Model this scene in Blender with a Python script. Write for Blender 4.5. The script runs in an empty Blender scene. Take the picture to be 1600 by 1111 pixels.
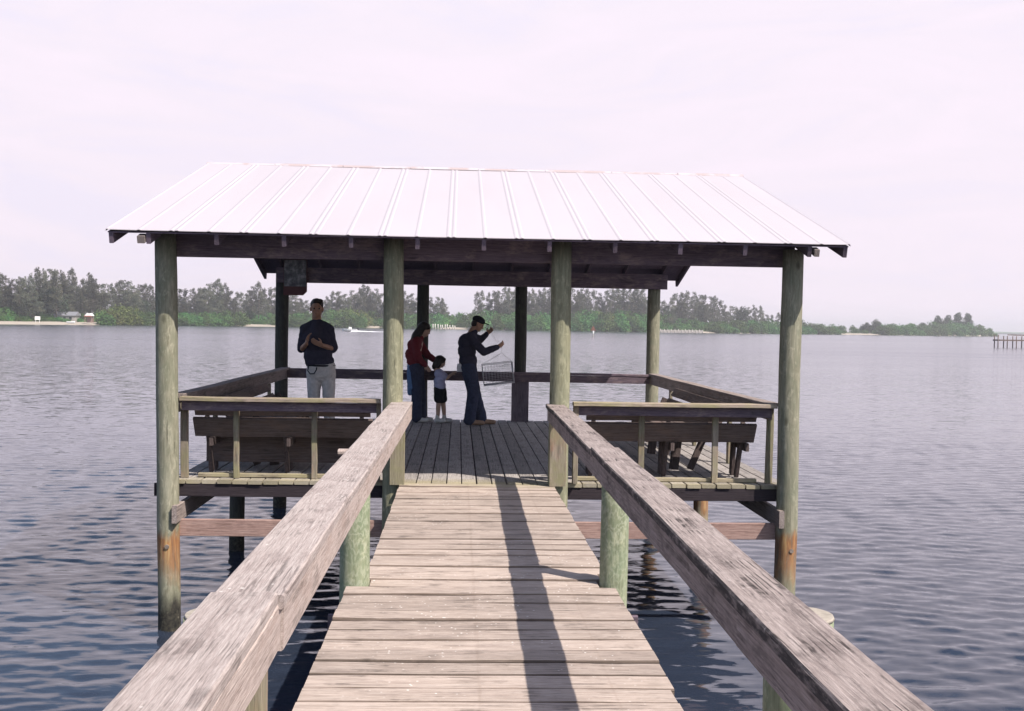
import bpy, bmesh, math, random
from mathutils import Vector, Matrix, Euler, noise as mnoise
R = math.radians
rnd = random.Random(7)
sc = bpy.context.scene
col = sc.collection
V = Vector

# ------------------------------------------------------------------ helpers
def tag(o, label=None, cat=None, group=None, kind=None):
    if label: o['label'] = label
    if cat: o['category'] = cat
    if group: o['group'] = group
    if kind: o['kind'] = kind
    return o

def empty(name, loc, label, cat, group=None):
    o = bpy.data.objects.new(name, None)
    o.location = loc
    o.empty_display_size = .2
    col.objects.link(o)
    return tag(o, label, cat, group)

class MB:
    """collects lumber, tubes and patches; build() links them as one mesh object (world coordinates in)"""
    def __init__(s):
        s.v = []; s.f = []; s.sm = []
    def add(s, vs, fs, smooth=False):
        n = len(s.v)
        s.v += [V(v) for v in vs]
        s.f += [tuple(n + i for i in f) for f in fs]
        s.sm += [smooth] * len(fs)
        return s
    def beam(s, p0, p1, w, h, up=(0, 0, 1), ch=.004, seg=1, warp=0., rng=rnd):
        """chamfered board from p0 to p1 (centre line); w across, h along up"""
        p0, p1, up = V(p0), V(p1), V(up)
        d = (p1 - p0).normalized()
        side = d.cross(up).normalized()
        up = side.cross(d).normalized()
        c = min(ch, w * .3, h * .3)
        a, b = w / 2, h / 2
        prof = [(-a + c, -b), (a - c, -b), (a, -b + c), (a, b - c), (a - c, b), (-a + c, b), (-a, b - c), (-a, -b + c)]
        vs = []
        for k in range(seg + 1):
            t = k / seg
            j = V((0, 0, 0))
            if warp:
                j = side * rng.uniform(-warp, warp) + up * rng.uniform(-warp, warp)
            m = p0.lerp(p1, t) + j
            for x, y in prof:
                q = m + side * x + up * y
                if warp: q += side * rng.uniform(-warp, warp) * .3 + up * rng.uniform(-warp, warp) * .3
                vs.append(q)
        fs = []
        for k in range(seg):
            for i in range(8):
                i2 = (i + 1) % 8
                fs.append((k * 8 + i, k * 8 + i2, (k + 1) * 8 + i2, (k + 1) * 8 + i))
        fs.append(tuple(range(7, -1, -1)))
        fs.append(tuple(seg * 8 + i for i in range(8)))
        return s.add(vs, fs)
    def tube(s, pts, rad, n=12, cap=True, lump=0., smooth=True, rng=rnd):
        pts = [V(p) for p in pts]
        if not isinstance(rad, (list, tuple)): rad = [rad] * len(pts)
        vs, fs = [], []
        u = None
        for k, p in enumerate(pts):
            d = (pts[min(k + 1, len(pts) - 1)] - pts[max(k - 1, 0)]).normalized()
            if u is None:
                u = d.orthogonal().normalized()
            else:
                u = (u - d * u.dot(d)).normalized()
            w = d.cross(u)
            for i in range(n):
                a = 2 * math.pi * i / n
                r = rad[k]
                if lump: r *= 1 + lump * mnoise.noise(V((math.cos(a) * 1.3 + p.x * 3, math.sin(a) * 1.3 + p.y * 3, p.z * 1.5)))
                vs.append(p + (u * math.cos(a) + w * math.sin(a)) * r)
        m = len(pts)
        for k in range(m - 1):
            for i in range(n):
                i2 = (i + 1) % n
                fs.append((k * n + i, k * n + i2, (k + 1) * n + i2, (k + 1) * n + i))
        s.add(vs, fs, smooth)
        if cap:
            b = len(s.v) - len(vs)
            s.f.append(tuple(b + i for i in range(n - 1, -1, -1))); s.sm.append(False)
            s.f.append(tuple(b + (m - 1) * n + i for i in range(n))); s.sm.append(False)
        return s
    def prism(s, poly, ext):
        """closed prism from a 3D polygon pushed along ext"""
        n = len(poly); ext = V(ext)
        vs = [V(q) for q in poly] + [V(q) + ext for q in poly]
        fs = [tuple(range(n - 1, -1, -1)), tuple(range(n, 2 * n))]
        fs += [(i, (i + 1) % n, n + (i + 1) % n, n + i) for i in range(n)]
        return s.add(vs, fs)
    def ball(s, c, r, n=14, m=9, rot=None):
        """ellipsoid"""
        c = V(c)
        if not isinstance(r, (list, tuple)): r = (r, r, r)
        vs, fs = [], []
        for j in range(m + 1):
            th = math.pi * j / m
            for i in range(n):
                a = 2 * math.pi * i / n
                q = V((r[0] * math.sin(th) * math.cos(a), r[1] * math.sin(th) * math.sin(a), r[2] * math.cos(th)))
                if rot: q = rot @ q
                vs.append(c + q)
        for j in range(m):
            for i in range(n):
                i2 = (i + 1) % n
                fs.append((j * n + i, (j + 1) * n + i, (j + 1) * n + i2, j * n + i2))
        return s.add(vs, fs, True)
    def caps(s, p0, p1, r0, r1, n=14):
        """closed tapered capsule"""
        p0, p1 = V(p0), V(p1)
        d = (p1 - p0)
        L = d.length or 1e-6
        d = d / L
        u = d.orthogonal().normalized(); w = d.cross(u)
        rows = []
        for k in range(5):
            a = -math.pi / 2 + math.pi / 2 * k / 4
            rows.append((p0 + d * r0 * math.sin(a), max(r0 * math.cos(a), 1e-4)))
        for k in range(5):
            a = math.pi / 2 * k / 4
            rows.append((p1 + d * r1 * math.sin(a), max(r1 * math.cos(a), 1e-4)))
        vs, fs = [], []
        for c, r in rows:
            for i in range(n):
                a = 2 * math.pi * i / n
                vs.append(c + (u * math.cos(a) + w * math.sin(a)) * r)
        for k in range(len(rows) - 1):
            for i in range(n):
                i2 = (i + 1) % n
                fs.append((k * n + i, k * n + i2, (k + 1) * n + i2, (k + 1) * n + i))
        fs.append(tuple(range(n - 1, -1, -1)))
        fs.append(tuple((len(rows) - 1) * n + i for i in range(n)))
        return s.add(vs, fs, True)
    def mesh(s, name, mat, origin=(0, 0, 0)):
        o = V(origin)
        me = bpy.data.meshes.new(name)
        me.from_pydata([v - o for v in s.v], [], s.f)
        me.polygons.foreach_set('use_smooth', s.sm)
        if mat: me.materials.append(mat)
        bm = bmesh.new(); bm.from_mesh(me)
        bmesh.ops.recalc_face_normals(bm, faces=bm.faces)
        bm.to_mesh(me); bm.free()
        me.update()
        return me
    def build(s, name, mat, parent=None, origin=None):
        """parent: an object whose world origin is plain location sums"""
        wo = V((0, 0, 0))
        q = parent
        while q is not None:
            wo += q.location; q = q.parent
        if parent is None and origin is not None: wo = V(origin)
        me = s.mesh(name, mat, wo)
        ob = bpy.data.objects.new(name, me)
        col.objects.link(ob)
        if parent is not None: ob.parent = parent
        elif origin is not None: ob.location = origin
        return ob

# ------------------------------------------------------------------ materials
def nt(name):
    m = bpy.data.materials.new(name); m.use_nodes = True
    t = m.node_tree
    b = t.nodes['Principled BSDF']
    return m, t, b
def N(t, typ, **kw):
    n = t.nodes.new(typ)
    for k, v in kw.items():
        if k.startswith('i_'):
            n.inputs[k[2:].replace('_', ' ')].default_value = v
        else: setattr(n, k, v)
    return n
def ramp(t, fac, stops):
    r = t.nodes.new('ShaderNodeValToRGB')
    e = r.color_ramp.elements
    while len(e) < len(stops): e.new(.5)
    for q, (p, c) in zip(e, stops):
        q.position = p
        q.color = (c[0], c[1], c[2], 1) if not isinstance(c, (int, float)) else (c, c, c, 1)
    t.links.new(fac, r.inputs['Fac'])
    return r.outputs['Color']
def mixc(t, fac, a, b, mode='MIX'):
    n = t.nodes.new('ShaderNodeMix'); n.data_type = 'RGBA'; n.blend_type = mode
    for sock, val in ((n.inputs[0], fac), (n.inputs[6], a), (n.inputs[7], b)):
        if hasattr(val, 'is_linked') or hasattr(val, 'links'): t.links.new(val, sock)
        elif isinstance(val, (int, float)): sock.default_value = val if sock.type == 'VALUE' else (val, val, val, 1)
        else: sock.default_value = (*val, 1)
    return n.outputs[2]
def coords(t, scale=(1, 1, 1), loc=(0, 0, 0), kind='Object', rot=(0, 0, 0)):
    tc = t.nodes.new('ShaderNodeTexCoord')
    mp = t.nodes.new('ShaderNodeMapping')
    mp.inputs['Scale'].default_value = scale; mp.inputs['Location'].default_value = loc; mp.inputs['Rotation'].default_value = rot
    t.links.new(tc.outputs[kind], mp.inputs['Vector'])
    return mp.outputs['Vector']
def noi(t, vec, scale=1, detail=5, rough=.6, dist=0):
    n = t.nodes.new('ShaderNodeTexNoise')
    n.inputs['Scale'].default_value = scale; n.inputs['Detail'].default_value = detail
    n.inputs['Roughness'].default_value = rough; n.inputs['Distortion'].default_value = dist
    if vec is not None: t.links.new(vec, n.inputs['Vector'])
    return n.outputs['Fac']
def math_(t, op, a, b=0., clamp=False):
    n = t.nodes.new('ShaderNodeMath'); n.operation = op; n.use_clamp = clamp
    for i, v in enumerate((a, b)):
        if hasattr(v, 'links'): t.links.new(v, n.inputs[i])
        else: n.inputs[i].default_value = v
    return n.outputs[0]
def bump(t, b, h, strength=.3, dist=.01):
    n = t.nodes.new('ShaderNodeBump'); n.inputs['Strength'].default_value = strength; n.inputs['Distance'].default_value = dist
    t.links.new(h, n.inputs['Height']); t.links.new(n.outputs['Normal'], b.inputs['Normal'])

def wood(name, dark, mid, light, axis='y', specks=0., blot=None, blot_amt=.5, algae=None, rough=.9, var=.25, grain=1., crack=.35, nails=None, edge=None, moss=False):
    """weathered lumber, grain along axis"""
    m, t, b = nt(name)
    g = {'x': (2.4, 75, 75), 'y': (75, 2.4, 75), 'z': (75, 75, 2.4)}[axis]
    vec = coords(t, tuple(q * grain for q in g))
    n1 = noi(t, vec, 1.6, 8, .68, .35)
    c = ramp(t, n1, [(.25, dark), (.48, mid), (.72, light)])
    # fine dark checks and cracks running with the grain
    g2 = {'x': (1.1, 60, 60), 'y': (60, 1.1, 60), 'z': (60, 60, 1.1)}[axis]
    n2 = noi(t, coords(t, g2, (3.1, 7.7, 1.3)), 1.5, 5, .75, .2)
    ck = ramp(t, n2, [(.30, 1.), (.42, 0.)])
    c = mixc(t, math_(t, 'MULTIPLY', ck, crack), c, tuple(q * .35 for q in dark))
    g5 = {'x': (.55, 42, 42), 'y': (42, .55, 42), 'z': (42, 42, .55)}[axis]
    wv_ = math_(t, 'MULTIPLY', noi(t, coords(t, (5, 5, 5), (2, 8, 3)), 1, 3, .6), .55)
    vc = t.nodes.new('ShaderNodeTexVoronoi'); vc.feature = 'DISTANCE_TO_EDGE'; vc.inputs['Scale'].default_value = 1.0
    av = t.nodes.new('ShaderNodeVectorMath'); av.operation = 'ADD'
    t.links.new(coords(t, g5, (5, 5, 5)), av.inputs[0]); t.links.new(wv_, av.inputs[1]); t.links.new(av.outputs[0], vc.inputs['Vector'])
    cm = noi(t, coords(t, (4, 4, 4), (9, 1, 4)), 1, 4, .65)
    ckl = math_(t, 'MULTIPLY', ramp(t, vc.outputs['Distance'], [(.03, 1.), (.10, 0.)]), ramp(t, cm, [(.48, 0.), (.60, 1.)]))
    c = mixc(t, math_(t, 'MULTIPLY', ckl, min(1, crack * 1.3)), c, tuple(q * .22 for q in dark))
    if blot:
        g3 = {'x': (3.6, 9, 9), 'y': (9, 3.6, 9), 'z': (9, 9, 3.6)}[axis]
        n3 = noi(t, coords(t, g3, (11, 2, 5)), .9, 9, .74, .3)
        c = mixc(t, math_(t, 'MULTIPLY', ramp(t, n3, [(.50, 0.), (.66, 1.)]), blot_amt), c, blot)
    if algae:
        n4 = noi(t, coords(t, (3, 3, 3), (4, 9, 2)), 1.2, 5, .7)
        c = mixc(t, ramp(t, n4, [(.42, 0.), (.62, .75)]), c, algae)
    if edge:                                                # algae growing along one end of the boards (object Y)
        te = t.nodes.new('ShaderNodeTexCoord'); se = t.nodes.new('ShaderNodeSeparateXYZ')
        t.links.new(te.outputs['Object'], se.inputs[0])
        ya, yb, ec = edge
        ne = noi(t, coords(t, (2.5, 7, 7), (2, 5, 1)), 1.2, 5, .7)
        ye = math_(t, 'ADD', se.outputs[1], math_(t, 'MULTIPLY', math_(t, 'SUBTRACT', ne, .5), 2.2 * abs(yb - ya)))
        mr = t.nodes.new('ShaderNodeMapRange'); mr.inputs['From Min'].default_value = ya; mr.inputs['From Max'].default_value = yb
        t.links.new(ye, mr.inputs['Value'])
        c = mixc(t, math_(t, 'MULTIPLY', mr.outputs[0], .75), c, ec)
    if nails:
        tc = t.nodes.new('ShaderNodeTexCoord'); sp = t.nodes.new('ShaderNodeSeparateXYZ')
        t.links.new(tc.outputs['Object'], sp.inputs[0])
        for xn, wd, am in nails:
            d = math_(t, 'ABSOLUTE', math_(t, 'SUBTRACT', sp.outputs[0], xn))
            k = ramp(t, math_(t, 'DIVIDE', d, wd), [(.2, am), (1., 0.)])
            n6 = noi(t, coords(t, (60, 8, 60), (1, 2, 3)), 1, 3, .6)
            c = mixc(t, math_(t, 'MULTIPLY', k, ramp(t, n6, [(.35, .2), (.6, 1.)])), c, (.10, .055, .03))
    g6 = {'x': (10, 230, 230), 'y': (230, 10, 230), 'z': (230, 230, 10)}[axis]
    n8 = noi(t, coords(t, g6, (1, 4, 6)), 1.2, 4, .7)
    c = mixc(t, 1., c, ramp(t, n8, [(.30, .68), (.50, 1.), (.70, 1.20)]), 'MULTIPLY')
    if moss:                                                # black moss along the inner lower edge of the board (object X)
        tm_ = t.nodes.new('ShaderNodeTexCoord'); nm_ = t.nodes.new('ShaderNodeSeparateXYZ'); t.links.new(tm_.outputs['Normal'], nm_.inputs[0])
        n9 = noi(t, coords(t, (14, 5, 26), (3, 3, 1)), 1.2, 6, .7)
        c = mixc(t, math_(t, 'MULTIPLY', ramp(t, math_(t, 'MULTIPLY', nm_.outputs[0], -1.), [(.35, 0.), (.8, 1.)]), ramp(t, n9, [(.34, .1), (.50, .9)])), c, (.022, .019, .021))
    oi = t.nodes.new('ShaderNodeObjectInfo')
    hv = t.nodes.new('ShaderNodeHueSaturation')
    hv.inputs['Saturation'].default_value = 1
    t.links.new(math_(t, 'ADD', math_(t, 'MULTIPLY', oi.outputs['Random'], 2 * var), 1 - var), hv.inputs['Value'])
    t.links.new(c, hv.inputs['Color']); c = hv.outputs['Color']
    if specks:
        vo = t.nodes.new('ShaderNodeTexVoronoi'); vo.inputs['Scale'].default_value = 26
        t.links.new(coords(t, (1, 1, 1)), vo.inputs['Vector'])
        n5 = noi(t, coords(t, (1, 1, 1), (7, 3, 1)), 2.2, 4, .6)
        sm = math_(t, 'MULTIPLY', ramp(t, vo.outputs['Distance'], [(.10, 1.), (.17, 0.)]), ramp(t, n5, [(.48, 0.), (.60, specks)]))
        c = mixc(t, sm, c, (.74, .70, .66))
    t.links.new(c, b.inputs['Base Color'])
    b.inputs['Roughness'].default_value = rough
    b.inputs['Specular IOR Level'].default_value = .25
    bump(t, b, math_(t, 'SUBTRACT', n1, math_(t, 'MULTIPLY', ck, .5)), .5, .006)
    return m

def pile_mat(name, dark, mid, light, green, rust=False, tide=True, zig=False):
    m, t, b = nt(name)
    n1 = noi(t, coords(t, (24, 24, 2.6)), 1.3, 9, .72, .9)
    c = ramp(t, n1, [(.28, dark), (.5, mid), (.72, light)])
    n2 = noi(t, coords(t, (5, 5, 2.2), (3, 1, 8)), 1.4, 6, .7, 1.2)
    c = mixc(t, ramp(t, n2, [(.38, 0.), (.68, .7)]), c, green)
    n3 = noi(t, coords(t, (15, 15, 7), (1, 6, 2)), 1.4, 7, .78, .6)
    c = mixc(t, ramp(t, n3, [(.54, 0.), (.66, .38)]), c, tuple(min(1, q * 1.5) for q in light))
    nck = noi(t, coords(t, (26, 26, .9), (8, 3, 1)), 1.4, 5, .7, .25)
    c = mixc(t, ramp(t, nck, [(.31, .8), (.37, 0.)]), c, tuple(q * .25 for q in dark))
    vk = t.nodes.new('ShaderNodeTexVoronoi'); vk.inputs['Scale'].default_value = 1.; t.links.new(coords(t, (5, 5, 2.4), (2, 7, 4)), vk.inputs['Vector'])
    c = mixc(t, ramp(t, vk.outputs['Distance'], [(.08, .75), (.16, 0.)]), c, tuple(q * .5 for q in dark))
    if zig:                                                 # cathedral grain: stacked pale arches
        wt = t.nodes.new('ShaderNodeTexWave'); wt.wave_type = 'BANDS'; wt.bands_direction = 'Z'
        wt.inputs['Scale'].default_value = 5.5; wt.inputs['Distortion'].default_value = 16; wt.inputs['Detail'].default_value = 3
        wt.inputs['Detail Scale'].default_value = 1.6; wt.inputs['Detail Roughness'].default_value = .6
        t.links.new(coords(t, (2.4, 2.4, 1.)), wt.inputs['Vector'])
        nzg = noi(t, coords(t, (4, 4, 2.), (6, 1, 3)), 1.2, 4, .6)
        c = mixc(t, math_(t, 'MULTIPLY', ramp(t, wt.outputs['Fac'], [(.45, 0.), (.9, .36)]), ramp(t, nzg, [(.38, 0.), (.56, 1.)])), c, (.42, .43, .34))
    tc = t.nodes.new('ShaderNodeTexCoord'); sp = t.nodes.new('ShaderNodeSeparateXYZ')
    t.links.new(tc.outputs['Object'], sp.inputs[0])
    z = sp.outputs[2]
    nz = noi(t, coords(t, (7, 7, 2.5), (2, 2, 2)), 1.2, 4, .6)
    zz = math_(t, 'ADD', z, math_(t, 'MULTIPLY', math_(t, 'SUBTRACT', nz, .5), .55))
    if rust:
        k = ramp(t, math_(t, 'ADD', math_(t, 'DIVIDE', zz, 1.4), 1.0), [(.26, 0.), (.42, .75), (.60, .95), (.70, 0.)])
        n4 = noi(t, coords(t, (11, 11, 1.2), (5, 5, 5)), 1.3, 5, .7, .6)
        rc = ramp(t, n4, [(.34, (.07, .026, .014)), (.5, (.24, .095, .035)), (.66, (.40, .25, .11))])
        c = mixc(t, math_(t, 'MULTIPLY', k, ramp(t, n4, [(.30, .60), (.54, 1.)])), c, rc)
    if tide:
        k = ramp(t, math_(t, 'ADD', zz, 2.), [(.74, 1.), (.94, 0.)])
        n5 = noi(t, coords(t, (30, 30, 30)), 1, 4, .7)
        c = mixc(t, k, c, ramp(t, n5, [(.35, (.012, .012, .012)), (.62, (.05, .045, .035)), (.72, (.16, .15, .12))]))
    t.links.new(c, b.inputs['Base Color'])
    b.inputs['Roughness'].default_value = .85
    b.inputs['Specular IOR Level'].default_value = .25
    bump(t, b, n1, .5, .008)
    return m

def plain(name, c, rough=.7, var=.12, scale=14, metallic=0., spec=.3, sheen=0):
    m, t, b = nt(name)
    n = noi(t, coords(t), scale, 5, .6)
    lo = tuple(q * (1 - var) for q in c); hi = tuple(min(1, q * (1 + var)) for q in c)
    t.links.new(ramp(t, n, [(.3, lo), (.7, hi)]), b.inputs['Base Color'])
    b.inputs['Roughness'].default_value = rough; b.inputs['Metallic'].default_value = metallic
    b.inputs['Specular IOR Level'].default_value = spec
    bump(t, b, n, .15, .01)
    return m

def leafy(name, dark, mid, light, scale=.22):
    m, t, b = nt(name)
    n = noi(t, coords(t), scale, 5, .65)
    c = ramp(t, n, [(.30, dark), (.5, mid), (.70, light)])
    oi = t.nodes.new('ShaderNodeObjectInfo')
    hv = t.nodes.new('ShaderNodeHueSaturation')
    t.links.new(math_(t, 'ADD', math_(t, 'MULTIPLY', oi.outputs['Random'], .8), .60), hv.inputs['Value'])
    t.links.new(math_(t, 'ADD', math_(t, 'MULTIPLY', oi.outputs['Random'], .07), .455), hv.inputs['Hue'])
    t.links.new(c, hv.inputs['Color'])
    t.links.new(hv.outputs['Color'], b.inputs['Base Color'])
    b.inputs['Roughness'].default_value = .75
    b.inputs['Specular IOR Level'].default_value = .2
    tr = t.nodes.new('ShaderNodeBsdfTranslucent')
    t.links.new(hv.outputs['Color'], tr.inputs['Color'])
    mx = t.nodes.new('ShaderNodeMixShader'); mx.inputs[0].default_value = .3
    t.links.new(b.outputs[0], mx.inputs[1]); t.links.new(tr.outputs[0], mx.inputs[2])
    t.links.new(mx.outputs[0], t.nodes['Material Output'].inputs['Surface'])
    return m

M = {}
M['plank'] = wood('walkway_plank', (.20, .155, .126), (.352, .284, .246), (.462, .39, .348), 'x', specks=.85, blot=(.22, .175, .155), blot_amt=.45, var=.15, crack=.45,
                  nails=[(-.06, .014, .16), (.52, .010, .12)], edge=(4.70, 5.02, (.30, .265, .17)))
M['plank_edge'] = wood('plank_edge', (.075, .055, .045), (.13, .098, .08), (.20, .155, .13), 'x', var=.3)
M['deck'] = wood('pavilion_deck', (.17, .15, .148), (.29, .262, .25), (.40, .365, .34), 'y', specks=.25, algae=None, blot=(.12, .11, .11), blot_amt=.5, var=.2, crack=.4, edge=(-3.22, -3.52, (.29, .25, .15)))
M['deck_edge'] = wood('deck_edge', (.15, .12, .085), (.26, .22, .155), (.38, .335, .26), 'x', algae=(.27, .24, .14), var=.18)
M['rail_left'] = wood('rail_left', (.24, .195, .182), (.33, .278, .262), (.42, .365, .345), 'y', specks=.8, blot=(.19, .145, .135), blot_amt=.55, var=.05, crack=.40)
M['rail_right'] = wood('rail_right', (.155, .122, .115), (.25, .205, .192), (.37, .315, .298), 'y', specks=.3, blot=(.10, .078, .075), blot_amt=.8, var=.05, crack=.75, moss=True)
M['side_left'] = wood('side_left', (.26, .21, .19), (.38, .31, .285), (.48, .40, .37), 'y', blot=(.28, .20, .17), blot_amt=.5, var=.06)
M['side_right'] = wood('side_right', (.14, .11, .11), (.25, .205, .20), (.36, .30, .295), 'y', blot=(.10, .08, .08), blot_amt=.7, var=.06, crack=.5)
M['lumber_x'] = wood('lumber_x', (.16, .12, .10), (.28, .22, .18), (.40, .33, .28), 'x', algae=(.22, .20, .10), var=.15)
M['lumber_y'] = wood('lumber_y', (.13, .10, .095), (.24, .195, .18), (.35, .30, .28), 'y', blot=(.12, .10, .09), var=.15)
M['lumber_z'] = wood('lumber_z', (.12, .098, .078), (.21, .175, .14), (.31, .265, .21), 'z', algae=(.19, .18, .10), blot=(.26, .13, .09), blot_amt=.5, var=.15)
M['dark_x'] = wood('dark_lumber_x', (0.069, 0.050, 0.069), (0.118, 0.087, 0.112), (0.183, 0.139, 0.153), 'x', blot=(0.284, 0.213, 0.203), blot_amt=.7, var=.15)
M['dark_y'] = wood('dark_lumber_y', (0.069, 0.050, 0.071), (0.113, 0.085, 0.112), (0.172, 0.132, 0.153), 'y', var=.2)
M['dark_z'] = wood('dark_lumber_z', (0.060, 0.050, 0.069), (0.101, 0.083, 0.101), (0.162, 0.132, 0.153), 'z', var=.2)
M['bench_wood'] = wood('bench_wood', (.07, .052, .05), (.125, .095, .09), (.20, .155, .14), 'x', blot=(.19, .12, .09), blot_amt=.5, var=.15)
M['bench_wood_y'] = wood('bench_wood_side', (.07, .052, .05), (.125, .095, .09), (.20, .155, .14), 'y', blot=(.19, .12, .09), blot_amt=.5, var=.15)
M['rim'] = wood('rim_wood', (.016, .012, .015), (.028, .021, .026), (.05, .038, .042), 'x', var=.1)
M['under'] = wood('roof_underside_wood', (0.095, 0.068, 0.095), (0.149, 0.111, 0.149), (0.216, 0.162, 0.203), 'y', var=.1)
M['brace'] = wood('cross_brace_wood', (.17, .10, .085), (.28, .18, .155), (.38, .27, .24), 'x', blot=(.17, .10, .09), blot_amt=.5, var=.08)
M['pile_main'] = pile_mat('pile_main', (.11, .105, .07), (.22, .205, .15), (.35, .33, .255), (.135, .145, .10), rust=True)
M['pile_inner'] = pile_mat('pile_inner', (.11, .105, .07), (.22, .21, .14), (.36, .345, .245), (.155, .16, .11))
M['pile_shaded'] = pile_mat('pile_shaded', (.022, .02, .022), (.045, .042, .04), (.09, .085, .07), (.05, .055, .04))  # darker copy of the pile colours, with the shade under the roof painted in
M['pile_walk'] = pile_mat('pile_walk', (.12, .13, .085), (.22, .235, .15), (.36, .36, .26), (.155, .205, .13), zig=True)
M['endgrain'] = plain('end_grain', (.30, .265, .225), .9, .25, 40)
M['steel'] = plain('bolt_steel', (.30, .24, .20), .5, .3, 40, .6)

# white crimped roof metal
m, t, b = nt('roof_metal')
n = noi(t, coords(t, (1.5, .25, .25)), 1.2, 5, .6)
t.links.new(ramp(t, n, [(.3, (.405, .366, .392)), (.7, (.435, .394, .42))]), b.inputs['Base Color'])
b.inputs['Roughness'].default_value = .5; b.inputs['Specular IOR Level'].default_value = .4
M['roof'] = m
m, t, b = nt('ridge_metal')
n = noi(t, coords(t, (1.4, 1, 1), (3, 0, 0)), 1.6, 4, .7)
t.links.new(ramp(t, n, [(.46, (.43, .39, .415)), (.54, (.37, .30, .30))]), b.inputs['Base Color'])
b.inputs['Roughness'].default_value = .55
M['ridge'] = m

# ------------------------------------------------------------------ camera (fitted to the photograph)
CX, CY, H = -.2227, -10.8851, 1.57
F, PITCH, YAW, ROLL = 1732.2, .0274, .0483, .0167
fw = V((math.sin(YAW) * math.cos(PITCH), math.cos(YAW) * math.cos(PITCH), -math.sin(PITCH)))
rt0 = V((math.cos(YAW), -math.sin(YAW), 0)); up0 = rt0.cross(fw)
rt = rt0 * math.cos(ROLL) + up0 * math.sin(ROLL)
rt = (rt0 * math.cos(ROLL) - up0 * math.sin(ROLL)) if False else rt
up = rt.cross(fw)
cam = bpy.data.cameras.new('camera'); camo = bpy.data.objects.new('camera', cam); col.objects.link(camo)
mw = Matrix((rt, up, -fw)).transposed().to_4x4(); mw.translation = V((CX, CY, H))
camo.matrix_world = mw
cam.sensor_width = 36; cam.lens = F / 1600 * 36
cam.clip_start = .05; cam.clip_end = 30000
sc.camera = camo
WZ = -1.45                                                     # water level; the deck top is z = 0

def shore_pos(px, D):
    """ground-plan point at forward distance D on the bearing of a photograph column"""
    k = (px - 800) / F
    f2 = V((math.sin(YAW), math.cos(YAW), 0)); r2 = V((math.cos(YAW), -math.sin(YAW), 0))
    q = V((CX, CY, 0)) + f2 * D + r2 * D * k
    return q.x, q.y

# ------------------------------------------------------------------ light and sky
SUN = V((.60, -.53, 1.0)).normalized()
sl = bpy.data.lights.new('sun', 'SUN'); so = bpy.data.objects.new('sun', sl); col.objects.link(so)
SKYK = 5.75
sl.energy = 4.4; sl.angle = R(.55); sl.color = (1, .93, .84)
so.rotation_euler = SUN.to_track_quat('Z', 'Y').to_euler(); so.location = (8, -8, 12)
w = bpy.data.worlds.new('World'); sc.world = w; w.use_nodes = True
t = w.node_tree; bg = t.nodes['Background']
sky = t.nodes.new('ShaderNodeTexSky'); sky.sky_type = 'NISHITA'; sky.sun_disc = False
sky.sun_elevation = math.asin(SUN.z); sky.sun_rotation = math.atan2(SUN.x, SUN.y)
sky.air_density = 1.; sky.dust_density = 1.5; sky.ozone_density = 1.5
# thin milky overcast veil with soft streaks, thinning to blue higher up and to the left
tc = t.nodes.new('ShaderNodeTexCoord'); sp = t.nodes.new('ShaderNodeSeparateXYZ')
t.links.new(tc.outputs['Generated'], sp.inputs[0])
mp = t.nodes.new('ShaderNodeMapping'); mp.inputs['Scale'].default_value = (1.6, 1.6, 7.); mp.inputs['Rotation'].default_value = (0, .12, .3)
t.links.new(tc.outputs['Generated'], mp.inputs['Vector'])
n1 = noi(t, mp.outputs['Vector'], 1.5, 7, .58, .6)
# the veil is bright low over the water ahead and gives way to blue overhead and behind the camera
elev = math_(t, 'MULTIPLY', sp.outputs[2], math_(t, 'SUBTRACT', 1., math_(t, 'MULTIPLY', sp.outputs[0], .60)))
elev = math_(t, 'ADD', elev, math_(t, 'MULTIPLY', math_(t, 'SUBTRACT', n1, .5), .34))
elev = math_(t, 'ADD', elev, math_(t, 'MULTIPLY', math_(t, 'SUBTRACT', .75, sp.outputs[1]), .20))
lft = math_(t, 'MAXIMUM', math_(t, 'SUBTRACT', math_(t, 'MULTIPLY', sp.outputs[0], -1.), .05), 0.)
hgh = math_(t, 'MAXIMUM', math_(t, 'SUBTRACT', sp.outputs[2], .26), 0.)
elev = math_(t, 'ADD', elev, math_(t, 'MULTIPLY', math_(t, 'MULTIPLY', lft, hgh), 6.))
veil = ramp(t, elev, [(.31, 1.), (.39, .36), (.49, .03)])
cl = mixc(t, ramp(t, sp.outputs[2], [(0., 0.), (.30, 1.)]), (SKYK * .96, SKYK * .865, SKYK * .965), (SKYK * .97, SKYK * .885, SKYK * .99))
n2 = noi(t, mp.outputs['Vector'], 2.6, 8, .62, 1.1)
wisp = ramp(t, n2, [(.34, (.955, .975, 1.01)), (.50, (1.0, 1.0, 1.0)), (.66, (1.035, 1.02, 1.025))])
cl = mixc(t, 1., cl, wisp, 'MULTIPLY')
c = mixc(t, veil, sky.outputs['Color'], cl)
t.links.new(c, bg.inputs['Color']); bg.inputs['Strength'].default_value = .10
sc.view_settings.view_transform = 'Standard'; sc.view_settings.look = 'None'
sc.view_settings.exposure = .80; sc.view_settings.gamma = 1

# ------------------------------------------------------------------ water
WAVE = .42; STEEP = .49; ROUGH = .17; SPECFAR = 1.0
m, t, b = nt('water')
tcv = coords(t, (1, 1, 1))
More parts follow.
